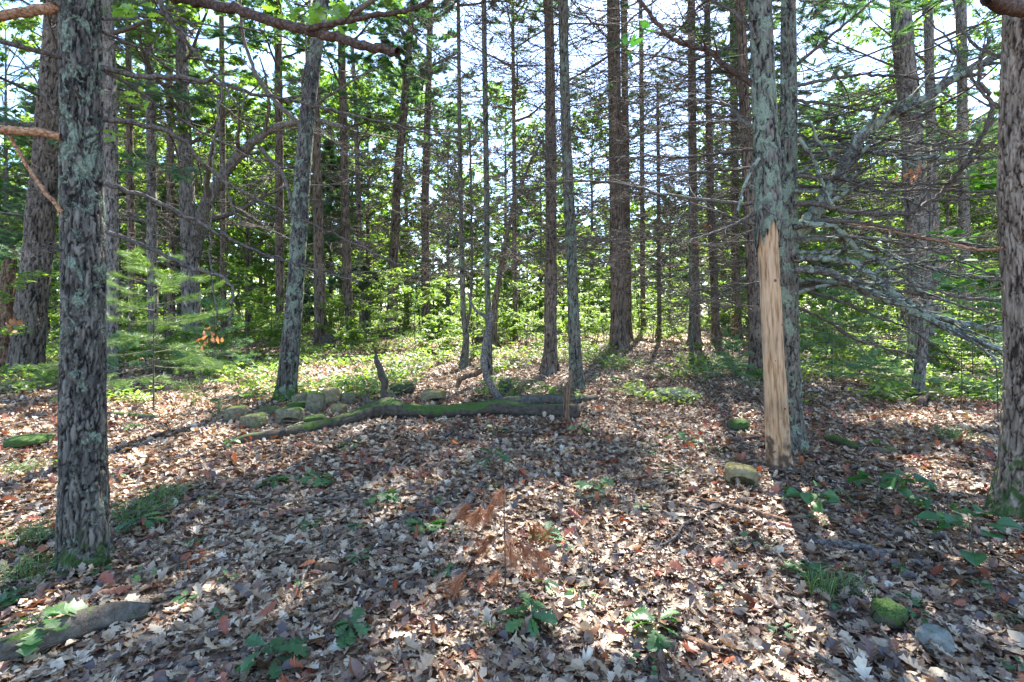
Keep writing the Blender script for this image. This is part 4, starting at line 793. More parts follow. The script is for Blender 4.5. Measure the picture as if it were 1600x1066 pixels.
r_ = rg(725); n = 60000; y = 24 + 50 * r_.random(n) ** 1.3; x = r_.uniform(-1.3, 1.3, n) * y; z = G(x, y) + r_.uniform(.02, .75, n) * r_.random(n)
v, f, K_ = scat(RHOMB[0], RHOMB[1], np.stack([x, y, z], -1), r_.uniform(0, 6.28, n), r_.normal(.1, .4, n), r_.normal(0, .4, n), r_.uniform(.10, .2, n) * (1 + (y - 24) / 40))
o = mk("ferns_and_brush", v, f, M['leaf_far'], attrs={"rnd": np.repeat(np.clip(r_.normal(.5, .25, n), 0, 1), K_)}, smooth=False); tag(o, "knee-high green brush covering the ground far back under the trees", "ground cover", kind="stuff")

# ------------------------------------------------------------------ leaf litter
def litter(name, n, y0, y1, size, T_, rs, tilt, lift, label, exponent=1.0, xmax=1.25, mat='litter', dt=0):
    r = rg(rs); u_ = r.random(n); y = np.sqrt(y0 ** 2 + u_ * (y1 ** 2 - y0 ** 2)) if exponent == 1 else y0 + (y1 - y0) * u_
    x = r.uniform(-1, 1, n) * (y * xmax + .4)
    kp = np.ones(n, bool)
    for ex, ey, er in EXC: kp &= (x - ex) ** 2 + (y - ey) ** 2 > (er + size * (.22 if er > .08 else .42)) ** 2
    x, y = x[kp], y[kp]; n = len(x)
    z = G(x, y) + r.random(n) * lift
    for ex, ey, er in NTR:
        if er > .05: z += .045 * np.exp(-np.maximum(np.hypot(x - ex, y - ey) - er, 0) / .09) * (.4 + .6 * (vn(np.stack([x * 6, y * 6, x * 0], -1), 3) > -.3))
    s_ = size * np.clip(r.normal(1, .22, n), .5, 1.6)
    tone = np.clip(.48 + dt + .27 * r.normal(0, 1, n) + .2 * fbm(np.stack([x * .7, y * .7, x * 0], -1), 2, 41) - .10 * np.exp(-((x - 1.0) / 1.1) ** 2 - ((y - 3.4) / 1.3) ** 2) - .35 * (r.random(n) < .16), 0, 1)
    v, f, K = scat(T_[0], T_[1], np.stack([x, y, z], -1), r.uniform(0, 6.28, n), r.normal(0, tilt, n), r.normal(0, tilt, n) + np.where(r.random(n) < .3, pi, 0), s_, s_ * r.uniform(.75, 1.25, n), r.normal(.2, .4, n), r.normal(.35, .6, n))
    v[:, 2] = np.maximum(v[:, 2], np.repeat(z, K) - .03)
    o = mk(name, v, f, M[mat], attrs={"rnd": np.repeat(tone, K)}, smooth=False); tag(o, label, "leaf litter", kind="stuff"); return o
# ------------------------------------------------------------------ logs, sticks, stones
def ground_path(path, lift=.9):
    P = []; R = []
    for px, py, wpx in path: g = gp(px, py + wpx * .5); r = wpx / 2 / FPX * g[1]; P.append([g[0], g[1] + r, g[2] + r * lift]); R.append(r)
    P = np.array(P); R = np.array(R); Q, q = resample(P, R, 24); EXC.extend([(a[0], a[1], b) for a, b in zip(Q, q)])
    return P, R
def rough_tube(P, R, n, sides, amp, seed, ell=1.0, stretch=4.0, knots=0):
    Q, r = resample(P, R, n); v, f = tubes(Q[None], r[None], sides); c = np.repeat(Q, sides, 0); d_ = v - c; rr = np.repeat(r, sides)
    ang = np.tile(np.arange(sides) * 2 * pi / sides, n); L = np.concatenate([[0], np.cumsum(np.linalg.norm(np.diff(Q, axis=0), axis=1))]); Lr = np.repeat(L, sides)
    rm = r.mean(); q = np.stack([np.cos(ang) * 2.2, np.sin(ang) * 2.2, Lr / rm / stretch], -1) + seed
    dis = fbm(q * .6, 3, seed) * .9 + (np.clip(np.abs(fbm(q * 2.2, 2, seed + 3)) * 3, 0, 1) - .6) * .35
    v = c + d_ * (1 + amp * dis)[:, None]
    # rough closed ends
    m = len(v); v = np.vstack([v, Q[:1] + (Q[0] - Q[1]) * .5, Q[-1:] + (Q[-1] - Q[-2]) * .5])
    k = np.arange(sides); f3 = np.vstack([np.stack([k, np.full(sides, m), (k + 1) % sides], 1), np.stack([(n - 1) * sides + k, (n - 1) * sides + (k + 1) % sides, np.full(sides, m + 1)], 1)])
    return v, f, f3
def log(name, label, cat, path, mat, n=60, sides=24, amp=.3, seed=1, stubs=(), lift=.95, group=None, stretch=4.0):
    P, R = ground_path(path, lift + (.5 if cat != 'log' else 0)); b = P[len(P) // 2].copy(); b[2] = g1(b[0], b[1]); root = empty(name, b, label, cat, group)
    v, f, f3 = rough_tube(P - b, R, n, sides, amp, seed, stretch=stretch); mk("trunk" if cat == "log" else "wood", v, [f, f3], mat, root)
    for nm, pts, m_ in stubs:
        dd = gp(pts[0][0], pts[0][1] + 8)[1] if len(pts[0]) < 4 else pts[0][3]
        p = np.array([at(q[0], q[1], dd) for q in pts]) - b; r = np.array([q[2] / 2 / FPX * dd for q in pts]); v, f, f3 = rough_tube(p, r, 60, 18, .55, seed + 7, stretch=3); mk(nm, v, [f, f3], m_, root)
    return root
log("fallen_log", "long mossy fallen log with an upright broken stub, lying in front of the block pile", "log",
    [(352, 697, 7), (375, 690, 15), (420, 683, 18), (470, 673, 18), (520, 662, 18), (550, 655, 20), (575, 645, 26), (600, 640, 33), (625, 644, 27), (660, 647, 23), (700, 646, 22), (745, 643, 23), (775, 640, 25), (820, 643, 21), (850, 644, 23), (880, 644, 24), (905, 646, 26)], M['log'], 260, 36, .32, 3,
    [("stub", [(606, 640, 24), (602, 622, 15), (599, 608, 11), (601, 598, 11), (595, 586, 11), (593, 574, 9), (589, 566, 8), (587, 556, 4), (589, 549, 1.5)], M['log']), ("knob", [(582, 636, 14), (574, 628, 9), (568, 622, 8)], M['log_dry']),
     ("short_stub", [(886, 656, 9), (884, 635, 9), (886, 612, 12), (892, 592, 7), (897, 580, 3)], M['rot'])])
log("old_log", "darker half-rotted log lying just behind the right half of the long mossy log", "log", [(768, 634, 12), (790, 630, 18), (830, 628, 18), (870, 626, 16), (905, 625, 12), (933, 624, 8)], M['log_dry'], 120, 24, .35, 5)
dB = gp(782, 634)[1]; b = gp(782, 634); root = empty("bent_sapling", b, "bent grey stem rising in a curve from the half-rotted log, with a dark elbow root", "dead sapling")
p = np.array([at(x, y, dB) - b for x, y in [(786, 632), (772, 612), (760, 590), (755, 565), (757, 540), (764, 515), (768, 498), (766, 488)]]); v, f, f3 = rough_tube(p, np.array([13, 12, 11, 10, 9, 9, 10, 8]) / 2 / FPX * dB, 120, 18, .25, 8); mk("stem", v, [f, f3], M['greywood'], root)
p = np.array([at(x, y, dB) - b for x, y in [(766, 500), (754, 492), (744, 486), (736, 474), (731, 455)]]); v, f, f3 = rough_tube(p, np.array([7, 6, 5, 4, 3]) / 2 / FPX * dB, 40, 10, .2, 9); mk("branch", v, [f, f3], M['greywood'], root)
p = np.array([at(x, y, dB + .1) - b for x, y in [(755, 578), (742, 586), (728, 588), (718, 594), (714, 606)]]); v, f, f3 = rough_tube(p, np.array([8, 8, 8, 8, 6]) / 2 / FPX * dB, 50, 12, .3, 10); mk("root", v, [f, f3], M['rot'], root)
log("split_log", "short weathered split log lying in the shaded litter left of the red dead fir", "log", [(695, 824, 10), (712, 806, 17), (728, 790, 15), (745, 768, 10), (757, 752, 8), (772, 744, 5)], M['greywood'], 90, 20, .5, 12)
log("dark_branch", "dark decayed branch lying in the litter left of the lower middle", "branch", [(396, 888, 6), (430, 882, 11), (465, 884, 13), (495, 893, 12), (530, 900, 15), (572, 904, 12)], M['rot'], 90, 18, .5, 13)
log("corner_log", "decaying log end with green moss, half buried in the bottom left corner", "log", [(-30, 1040, 40), (40, 1015, 42), (110, 988, 40), (170, 970, 32), (222, 966, 24)], M['log_dry'], 150, 36, .38, 14)
log("rotten_branch", "dark rotten branch half sunk in the litter between the hollow block and the mossy rock", "branch", [(1085, 782, 7), (1120, 793, 10), (1170, 803, 10), (1235, 822, 10), (1262, 836, 6)], M['rot'], 90, 16, .5, 15)
log("bark_slab", "dark split stick lying beyond the grass tuft, left of the mossy rock", "stick", [(1275, 850, 7), (1310, 856, 13), (1350, 862, 12), (1395, 868, 8)], M['greywood'], 70, 16, .5, 16)
log("moss_root", "bright green mossy curved root in the litter right of the bare-wood snag", "root", [(1296, 688, 10), (1312, 692, 14), (1332, 700, 13), (1346, 703, 8)], M['moss_rock'], 60, 18, .3, 17)
log("short_log", "short olive-brown log just right of the bright green mossy root", "log", [(1344, 705, 9), (1370, 706, 12), (1405, 709, 12)], M['log_dry'], 50, 18, .3, 18)
log("red_stick", "straight reddish stick lying against the left of the snag", "stick", [(1120, 690, 5), (1155, 690, 7), (1195, 686, 8)], M['rot'], 40, 12, .3, 19)
log("bottom_branch", "dark flaking branch piece near the bottom edge, right of centre", "branch", [(1040, 1000, 9), (1080, 1010, 14), (1125, 1026, 12)], M['rot'], 60, 16, .5, 20)
log("pale_stick", "short pale broken stick pointing up left of the leaning maple", "stick", [(405, 580, 6), (418, 588, 6), (430, 596, 6)], M['stub'], 30, 10, .2, 21, lift=2)
log("thin_log", "thin brown log lying on the ground behind the pine sapling", "log", [(100, 640, 8), (170, 648, 9), (240, 654, 9)], M['log_dry'], 60, 14, .3, 22)
log("smooth_stick", "smooth pale stick at the bottom edge left of the lobed oak seedling", "stick", [(220, 1050, 6), (280, 1044, 8), (350, 1036, 7), (372, 1032, 5)], M['greywood'], 60, 12, .2, 23)
log("small_snag", "small dark leaning stump beside the short dead grey stem", "stump", [(1436, 634, 9), (1446, 630, 11), (1452, 618, 8), (1457, 606, 5)], M['rot'], 40, 14, .3, 24, lift=1.2)

def block(name, label, px, py, wpx, hpx, mat, seed, yaw=0, tilt=0, dep=.8, cat="block", hollow=None, roundn=5, zoff=0, rough=.13, group=None, dshift=0):
    g = gp(px, py); g = gp(px, py) if not dshift else np.array([(px - CX) / FPX * (g[1] + dshift), g[1] + dshift, g1(g[0], g[1] + dshift)])
    sc_ = .95 if group else 1; W = wpx / FPX * g[1] * sc_; H = hpx / FPX * g[1] * (.5 + .5 * sc_); Dp = W * dep; n = 26
    u_ = np.linspace(-1, 1, n); V = []; F = []; o_ = 0
    for axq in range(3):
        for sg in (1, -1):
            a, b_ = np.meshgrid(u_, u_); c = np.full_like(a, sg); q = [None] * 3; q[axq] = c; q[(axq + 1) % 3] = a; q[(axq + 2) % 3] = b_; V.append(np.stack(q, -1).reshape(-1, 3))
            i, j = np.meshgrid(np.arange(n - 1), np.arange(n - 1)); k = (j * n + i).ravel() + o_; f = np.stack([k, k + 1, k + n + 1, k + n], -1); F.append(f if sg > 0 else f[:, ::-1]); o_ += n * n
    v = np.vstack(V); F = np.vstack(F); L = (np.abs(v) ** roundn).sum(1) ** (1 / roundn); v = v / L[:, None]
    v = v * (1 + rough * fbm(v * 1.4 + seed, 2, seed) + rough * .45 * fbm(v * 5 + seed, 3, seed + 1))[:, None]
    if hollow is not None:
        hx, hz, hr = hollow; dist = np.hypot((v[:, 0] - hx) / 1.25, v[:, 2] - hz); m = (v[:, 1] < -.2) & (dist < hr); s_ = np.clip((hr - dist) / (.18 * hr), 0, 1); v[:, 1] += np.where(m, s_ * 1.2, 0)
    v = v * np.array([W / 2, Dp / 2, H / 2]); v[:, 2] += H / 2 + .01 + zoff; EXC.append((g[0], g[1] + Dp * .4, W * .32))
    ct, st = cos(tilt), sin(tilt); x_, z_ = v[:, 0].copy(), v[:, 2].copy(); v[:, 0] = x_ * ct - z_ * st; v[:, 2] = x_ * st + z_ * ct
    cyw, syw = cos(yaw), sin(yaw); x_, y_ = v[:, 0].copy(), v[:, 1].copy(); v[:, 0] = x_ * cyw - y_ * syw; v[:, 1] = x_ * syw + y_ * cyw
    # weld the shared edges
    key = np.round(v, 6); uq, inv = np.unique(key, axis=0, return_inverse=True); F = inv.ravel()[F]
    o = mk(name, uq, F, mat, loc=g + np.array([0, Dp * .4, 0])); tag(o, label, cat, group); return o
GP = "old blocks heaped by the leaning maple"
Bk, By = M['block'], M['block_yellow']
block("weathered_block", "small squarish mossy block at the left end of the pile", 363, 662, 32, 24, Bk, 1, .3, .05, group=GP)
block("flat_block", "low flat slab-like block between the leftmost block and the hollowed block", 393, 672, 40, 22, Bk, 2, -.3, .15, group=GP)
block("hollowed_block", "large block with a dark hollow at its lower right, front of the pile", 448, 667, 41, 27, Bk, 3, -.1, 0, hollow=(.35, -.5, .55), group=GP)
block("tall_block", "tall upright block at the middle of the pile, moss on top", 490, 650, 28, 33, Bk, 4, .05, 0, dshift=0, group=GP)
block("tilted_block", "block tilted to the left on top of the pile, right of the tall block", 517, 638, 27, 25, By, 5, -.2, .12, zoff=.04, group=GP)
block("right_block", "small block at the right end of the pile behind the others", 541, 636, 22, 21, Bk, 6, .4, -.05, group=GP)
block("supporting_block", "small pale block underneath the tilted one, foot of the pile", 527, 650, 24, 15, By, 7, -.5, 0, group=GP)
block("low_block", "low mossy block in front of the tall block, touching the fallen log", 488, 668, 36, 15, M['moss_rock'], 8, .2, .1, group=GP)
block("dark_block", "dark green flat block behind the hollowed block, below the maple's foot", 460, 645, 30, 14, M['moss_rock'], 9, -.2, .05, group=GP)
block("leaning_block", "small pale block leaning against the maple's foot", 470, 636, 26, 20, Bk, 10, .5, .3, group=GP)
block("chipped_block", "chipped flat piece of block at the back left of the pile", 418, 652, 34, 12, Bk, 11, .2, -.1, rough=.15, group=GP)
block("dark_mossy_block", "dark mossy block alone behind the long log, right of its upright stub", 627, 618, 38, 17, M['log'], 12, .25, .12, group=None)
block("yellowish_block", "yellowish block with a dark underside behind the long log, left of the bent stem", 675, 630, 38, 17, By, 13, -.15, 0, hollow=(.5, -.7, .5), group=None)
block("hollow_block", "single yellow-green hollowed block lying in the sunny litter left of the snag's foot", 1163, 764, 50, 30, By, 14, -.25, -.12, hollow=(0, -.45, .6), rough=.12, roundn=3.6)
block("mossy_rock", "rounded rock wholly covered in bright green moss near the bottom right", 1397, 992, 50, 38, M['moss_rock'], 15, .3, -.15, roundn=2.8, rough=.14, cat="rock")
block("grey_rock", "angular grey-green rock at the bottom right, below the mossy one", 1475, 1030, 46, 34, M['rock'], 16, -.3, .1, roundn=3.2, rough=.12, cat="rock")
block("sunken_boulder", "mossy boulder behind the thin centre stems at the edge of the undergrowth", 754, 542, 26, 17, M['log'], 17, 0, 0, roundn=2.6, rough=.14, cat="rock")
block("pale_flat_stone", "pale flat stone lying flush in the sunny litter at right of centre", 1065, 622, 58, 7, M['rock'], 18, .1, 0, dep=1.2, roundn=3, cat="rock")
block("moss_clump", "low green moss mound at the left edge beyond the lichen covered trunk", 25, 704, 62, 17, M['moss_rock'], 19, .1, 0, dep=.9, roundn=2.3, rough=.15, cat="moss")
block("small_mossy_stone", "small moss-topped stone just left of the snag, behind the reddish stick", 1160, 678, 34, 18, M['moss_rock'], 20, .3, .1, roundn=2.6, rough=.2, cat="rock")
block("old_stump", "small grey stump behind the foot of the bent stem", 790, 616, 20, 22, M['log_dry'], 21, 0, .05, roundn=3.4, rough=.18, cat="stump")
block("left_back_stump", "mossy stump at the foot of the stout red-brown trunk", 512, 545, 20, 20, M['log_dry'], 22, 0, .05, roundn=3, rough=.2, cat="stump")
block("small_dark_stump", "low stump in the distance, cut flat, left of the slim forked sapling tree", 718, 528, 13, 14, M['rot'], 23, 0, 0, roundn=4, rough=.1, cat="stump")

litter("leaf_litter", 85000, 1.3, 6.5, .070, OAK, 801, .15, .03, "deep layer of dry brown and pale oak leaves over the foreground")
litter("fallen_leaves", 220000, 6.5, 22, .078, OAK2, 802, .20, .03, "dry pale leaves spread over the farther forest floor", xmax=1.2)
litter("curled_leaves", 14000, 1.3, 8, .06, OVAL, 804, .35, .04, "small curled brown oval leaves mixed into the oak litter", dt=-.3)
litter("leaf_fragments", 110000, 1.3, 9, .036, LITTLE, 805, .3, .042, "broken brown bits of dead leaf matted between the whole leaves", dt=-.08)
litter("red_leaves", 1500, 1.4, 7, .085, OAK, 803, .5, .07, "scattered small rust-red dry leaves on top of the pale oak litter", mat='litter_red')

r_ = rg(806); n = 26000; y = np.sqrt(1.7 + r_.random(n) * 90); x = r_.uniform(-1.2, 1.2, n) * y; m = fbm(np.stack([x * .9, y * .9, x * 0], -1), 2, 61) > -.1; x, y = x[m], y[m]; n = len(x)
a = r_.uniform(0, 3.14, n); L_ = r_.uniform(.03, .065, n); c = np.stack([x, y, G(x, y) + r_.uniform(.02, .045, n)], -1); dx = np.stack([np.cos(a) * L_, np.sin(a) * L_, r_.normal(0, .008, n)], -1)
P = np.stack([c - dx, c + np.stack([-np.sin(a), np.cos(a), a * 0], -1) * .006, c + dx], 1); v, f = tubes(P, np.full((n, 3), .0011), 3)
o = mk("fallen_needles", v, f, M['needle_dead'], attrs={"rnd": np.repeat(r_.random(n) * .7, 9)}); tag(o, "rust-brown fallen pine needles sprinkled over the leaf litter", "pine needles", kind="stuff")
# fallen twigs, each its own thing
r_ = rg(840); TW = []
for k in range(8):
    P0 = np.zeros((1, 9, 3)); d_ = np.array([1., 0, 0])
    for q in range(1, 9): d_ = d_ + np.array([0, r_.normal(0, .22), r_.normal(0, .05)]); d_ /= np.linalg.norm(d_); P0[0, q] = P0[0, q - 1] + d_ * .11
    P0[..., 2] *= .5; R0 = np.linspace(.0065, .002, 9)[None] * r_.uniform(.6, 1.5); A = Acc(); v, f = tubes(P0, R0, 7); A.add(v, f)
    P1, R1 = grow(P0, R0, 5, .35, r_, (30, 60), 5, 0, .2, .95, .2, .0014); P1[..., 2] = np.abs(P1[..., 2]); v, f = tubes(P1, R1, 4); A.add(v, f)
    o = A.mk("fallen_twig", M['greywood' if k % 2 else 'dead']); tag(o, "thin dead twig lying on the leaf litter", "twig", "dead twigs strewn on the litter"); TW.append(o)
for k in range(100):
    y = 1.9 + 9 * r_.random() ** 1.2; x = r_.uniform(-1.05, 1.05) * y; o = TW[k] if k < 8 else TW[int(r_.integers(0, 8))].copy()
    if k >= 8: sc.collection.objects.link(o)
    s = r_.uniform(.35, 1.2); o.location = (x, y, g1(x, y) + .045); o.rotation_euler = (r_.normal(0, .05), r_.normal(0, .07), r_.uniform(0, 6.28)); o.scale = (s, s, s)

# ------------------------------------------------------------------ seedlings
def seedling(label, px, py, wpx, seed, kind='oak', hgt=.4, n=None, tone=.45, name=None, mat='seed'):
    """px, py: foot; wpx: spread; hgt: height as a share of the spread"""
    g = gp(px, py); W = wpx / FPX * g[1]; r = rg(seed); root = empty(name or ("oak_seedling" if kind == 'oak' else "round_leaf_seedling"), g, label, "seedling")
    n = n or int(r.integers(8, 13)); L = min(W * .38, .125) if kind == 'oak' else W * .27; H = max(.065, W * hgt); P = []; A = Acc(); nst = 1 if kind == 'oak' else 2
    stems = []
    for s_ in range(nst):
        tip = np.array([r.normal(0, W * .10), r.normal(0, W * .10), H * r.uniform(.85, 1.1)]); q = np.linspace(0, 1, 7)[:, None]; stems.append(q * tip + np.sin(q * pi) * r.normal(0, W * .03, 3) * [1, 1, 0])
    S = np.array(stems); v, f = tubes(S, np.broadcast_to(np.linspace(.0035, .0018, 7), S.shape[:2]), 5); A.add(v, f); pos = []; yaw = []; pit = []
    for k in range(n):
        st_ = stems[k % nst]; t_ = r.uniform(.55, 1); p0 = np.array([np.interp(t_, np.linspace(0, 1, 7), st_[:, c]) for c in range(3)]); a = k * 2.39996 + r.normal(0, .3); ln = W * (.08 if kind == 'oak' else .24) * r.uniform(.6, 1.2)
        p1 = p0 + np.array([cos(a) * ln, sin(a) * ln, ln * r.uniform(-.1, .35)]); qq = np.array([[p0, (p0 + p1) / 2 + [0, 0, ln * .1], p1]]); v, f = tubes(qq, np.array([[.0014, .0012, .001]]), 4); A.add(v, f); pos.append(p1); yaw.append(a); pit.append(r.normal(-.12, .2))
    A.mk("stem", M['bark_green'], root); pos = np.array(pos); T_ = OAK if kind == 'oak' else OVAL; sz = L * r.uniform(.7, 1.1, n)
    vv, ff, K = scat(T_[0], T_[1], pos, np.array(yaw), -np.array(pit) * -1, r.normal(0, .3, n), sz, sz * (1.05 if kind == 'oak' else 1.2), r.normal(-.3, .2, n), r.uniform(.1, .5, n))
    vv[:, 2] = np.maximum(vv[:, 2], .045)
    K2 = K
    for k in range(n): mk("leaf", vv[k * K:(k + 1) * K], T_[1], M[mat], root, attrs={"rnd": np.full(K, np.clip(tone + r.normal(0, .15), 0, 1))}, smooth=False)
    return root
SE = [("largest lobed oak seedling at the bottom edge, left of centre", 432, 1050, 150, 'oak', .25), ("oak seedling with dark lobed leaves spilling over the corner log", 70, 1010, 170, 'oak', .3), ("small oak seedling at the left edge below the lichen covered trunk", 5, 950, 80, 'oak', .3),
      ("oak seedling with two upright leaves near the bottom, left of centre", 548, 1000, 85, 'oak', .35), ("oak seedling with spread lobed leaves at the bottom, right of centre", 828, 985, 100, 'oak', .35), ("pale green multi-leaved seedling near the bottom, beside the dark flaking branch", 1020, 1005, 110, 'oak', .35),
      ("small oak seedling right above the dark decayed branch", 556, 882, 52, 'oak', .3), ("oak seedling at the lower end of the split log", 668, 832, 78, 'oak', .25), ("dark green spreading seedling in the shade at the middle of the ground", 930, 780, 110, 'oak', .25),
      ("seedling with pointed leaves in the shaded litter left of the split log", 590, 788, 92, 'oak', .25), ("left one of two close seedlings in the shade below the long log", 436, 765, 62, 'oak', .3), ("right one of two close seedlings in the shade below the long log", 505, 762, 66, 'oak', .3),
      ("narrow-leaved small seedling left of the lower middle", 476, 835, 45, 'oak', .3), ("leafy seedling at the upper end of the split log", 770, 735, 80, 'oak', .4), ("tiny seedling at the lower right of the red dead fir", 1000, 800, 40, 'oak', .3),
      ("green oak seedling just behind the right foot of the lichen covered trunk", 215, 835, 105, 'oak', .25), ("small seedling in the sunny litter below the red dead fir", 690, 905, 45, 'round', .4), ("pale seedling in the grass left of the mossy rock", 1250, 905, 75, 'oak', .25),
      ("seedling with round leaves nearest the snag's foot on the right", 1275, 805, 95, 'round', .35), ("tall seedling with bright round leaves, left one of the right-hand group", 1370, 790, 110, 'round', .5), ("seedling with bright round leaves in the middle of the right-hand group", 1418, 800, 90, 'round', .5),
      ("yellow-green seedling with a pointed shoot left of the broad edge tree", 1475, 825, 90, 'round', .4), ("tallest round-leaved seedling on two dark stems, in front of the broad edge tree", 1522, 895, 125, 'round', .75), ("small blue-green seedling near the bottom, right of the sunny patch", 1235, 1000, 60, 'oak', .3),
      ("little three-leaved seedling near the right edge at the bottom", 1578, 985, 42, 'round', .3), ("small green seedling just behind the dead red leaves in the far litter", 1120, 712, 30, 'round', .4), ("pale green seedling beside the red dead fir's right side", 850, 850, 70, 'oak', .3),
      ("two-leaved seedling beside the curled pale stick near the bottom middle", 905, 945, 60, 'round', .3), ("tiny seedling below the middle of the long log", 780, 680, 42, 'oak', .3), ("small seedling lower left of the bent stem's log", 905, 680, 46, 'oak', .25),
      ("tiny oak seedling in the litter right of the corner log", 350, 975, 36, 'oak', .3), ("small flat seedling above the corner log", 295, 950, 45, 'oak', .2), ("green seedling behind the corner log near the trunk's moss", 160, 905, 42, 'oak', .2), ("seedling low in the bottom right corner", 1590, 1062, 50, 'oak', .3), ("seedling at the bottom edge beneath the pale multi-leaved one", 1010, 1060, 55, 'round', .4),
      ("small seedling in the litter left of the hollow block", 1015, 715, 34, 'oak', .3), ("seedling far back in the litter right of the greenish centre tree", 945, 600, 42, 'round', .3), ("bright seedling in the far sunny litter left of the bristly tree", 990, 575, 40, 'round', .3),
      ("small seedling in the shade above the two close seedlings", 540, 705, 50, 'oak', .3), ("small seedling right of the narrow-leaved one", 560, 835, 34, 'oak', .3), ("seedling among the leaves left of the mossy root", 1225, 700, 36, 'round', .3), ("pale small seedling between the snag's foot and the hollow block", 1190, 860, 50, 'round', .3)]
for k, (lab, px, py, wp, kd, hg) in enumerate(SE): seedling(lab, px, py, wp, 900 + k, kd, hg, tone=.35 + .3 * ((k * 37 % 10) / 10), n=None if wp > 60 else 5)

r9 = rg(1500)
for k in range(34):
    o = seedling("small seedling", r9.uniform(60, 1540), r9.uniform(660, 1030), r9.uniform(28, 52), 1600 + k, 'oak' if r9.random() < .7 else 'round', .4, tone=r9.uniform(.35, .8), n=int(r9.integers(3, 7))); o["group"] = "little green seedlings dotted over the litter"
def grass(label, px, py, wpx, hpx, n, seed, name="grass_tuft", lean=.4):
    g = gp(px, py); r = rg(seed); W = wpx / FPX * g[1]; H = hpx / FPX * g[1]; P = np.zeros((n, 6, 3)); a = r.uniform(0, 6.28, n); b0 = r.normal(0, W * .2, (n, 2)); out = r.uniform(.1, 1, n) ** 1.3 * W * .6; h = H * r.uniform(.5, 1.15, n)
    for q in range(6):
        t_ = q / 5; P[:, q, 0] = b0[:, 0] + np.cos(a) * out * t_ ** 1.8; P[:, q, 1] = b0[:, 1] + np.sin(a) * out * t_ ** 1.8; P[:, q, 2] = h * (1.7 * t_ - .9 * t_ ** 2.2)
    v, f = tubes(P, np.broadcast_to(np.array([.0020, .0024, .0022, .0017, .0011, .0004]), (n, 6)), 3); o = mk(name, v, f, M['grass'], loc=g, attrs={"rnd": np.repeat(np.clip(r.normal(.45, .25, n), 0, 1), 18)}); tag(o, label, "grass"); return o
for k, q in enumerate([("fine grass tuft at the left edge, just left of the lichen covered trunk's foot", 50, 905, 120, 40, 130), ("flattened grass tuft behind the left side of the lichen covered trunk", 45, 850, 110, 30, 110), ("grass tuft close behind the right side of the lichen covered trunk", 215, 812, 115, 34, 120),
                      ("long thin grass tuft in the shade farther right of the lichen covered trunk", 255, 785, 85, 32, 90), ("yellow-green grass tuft in the litter left of the mossy rock", 1288, 932, 60, 44, 70), ("pale wispy grass tuft right beside the yellow-green one", 1328, 930, 80, 34, 50), ("thin grass tuft left of the broad edge tree, far back", 1490, 690, 60, 26, 80),
                      ("bright grass at the foot of the dark rough tree", 1182, 592, 45, 18, 220), ("grass clump far back right of the short dead stem", 1500, 615, 70, 26, 260), ("second grass clump far back, nearest the right edge tree", 1560, 625, 80, 26, 260), ("grass patch behind the left trunk near the moss mound", 40, 740, 70, 22, 90), ("small grass tuft left of the block pile", 290, 610, 60, 20, 100)]): grass(*q, 960 + k)

# ------------------------------------------------------------------ dead red fir, pine saplings, leafy sprays
g = gp(790, 930); dd = g[1]; root = empty("dead_fir_seedling", g, "small dead fir seedling with rust-red drooping needles, middle of the foreground", "dead seedling")
p = np.array([at(x, y, dd) - g for x, y in [(789, 935), (790, 880), (788, 820), (787, 760), (785, 715)]]); v, f = tubes(resample(p, np.array([.004, .0035, .003, .0025, .0015]), 30)[0][None], np.linspace(.0045, .0015, 30)[None], 8); mk("stem", v, f, M['dead_red'], root)
r_ = rg(990)
for x, y, s_, dz in [(722, 800, 1.0, .1), (745, 812, 1.1, .0), (762, 800, .9, -.1), (835, 836, 1.2, .1), (796, 862, 1.2, -.05), (818, 862, 1.1, .05), (758, 856, 1.1, .1), (715, 912, 1.2, -.1), (738, 918, 1.0, .1), (845, 872, 1.1, -.1), (785, 775, .8, 0), (828, 905, .8, .1), (775, 905, .8, 0)]:
    q = at(x, y - 8, dd + dz) - g; sy_ = np.interp(q[2] + .03, [0, p[-1][2]], [0, 1]); st = np.array([0, 0, min(q[2] + .05, p[-1][2])]); Q = np.array([[st, (st + q) / 2 + [0, 0, .02], q]]); A = Acc(); v, f = tubes(Q, np.array([[.002, .0016, .0012]]), 4); A.add(v, f, .3)
    n = 3; ang = math.atan2(q[1], q[0] + 1e-6); pos = np.repeat((q * .97)[None], n, 0) + r_.normal(0, .008, (n, 3)); v, f, K = scat(TUFTD[0] * np.array([1, .8, .8]), TUFTD[1], pos, ang + r_.normal(0, .45, n), np.full(n, -.95) + r_.normal(0, .25, n), r_.uniform(0, 6, n), np.full(n, .105 * s_)); A.add(v, f, np.repeat(r_.random(n), K)); A.mk("dead_spray", M['needle_dead'], root, smooth=False)
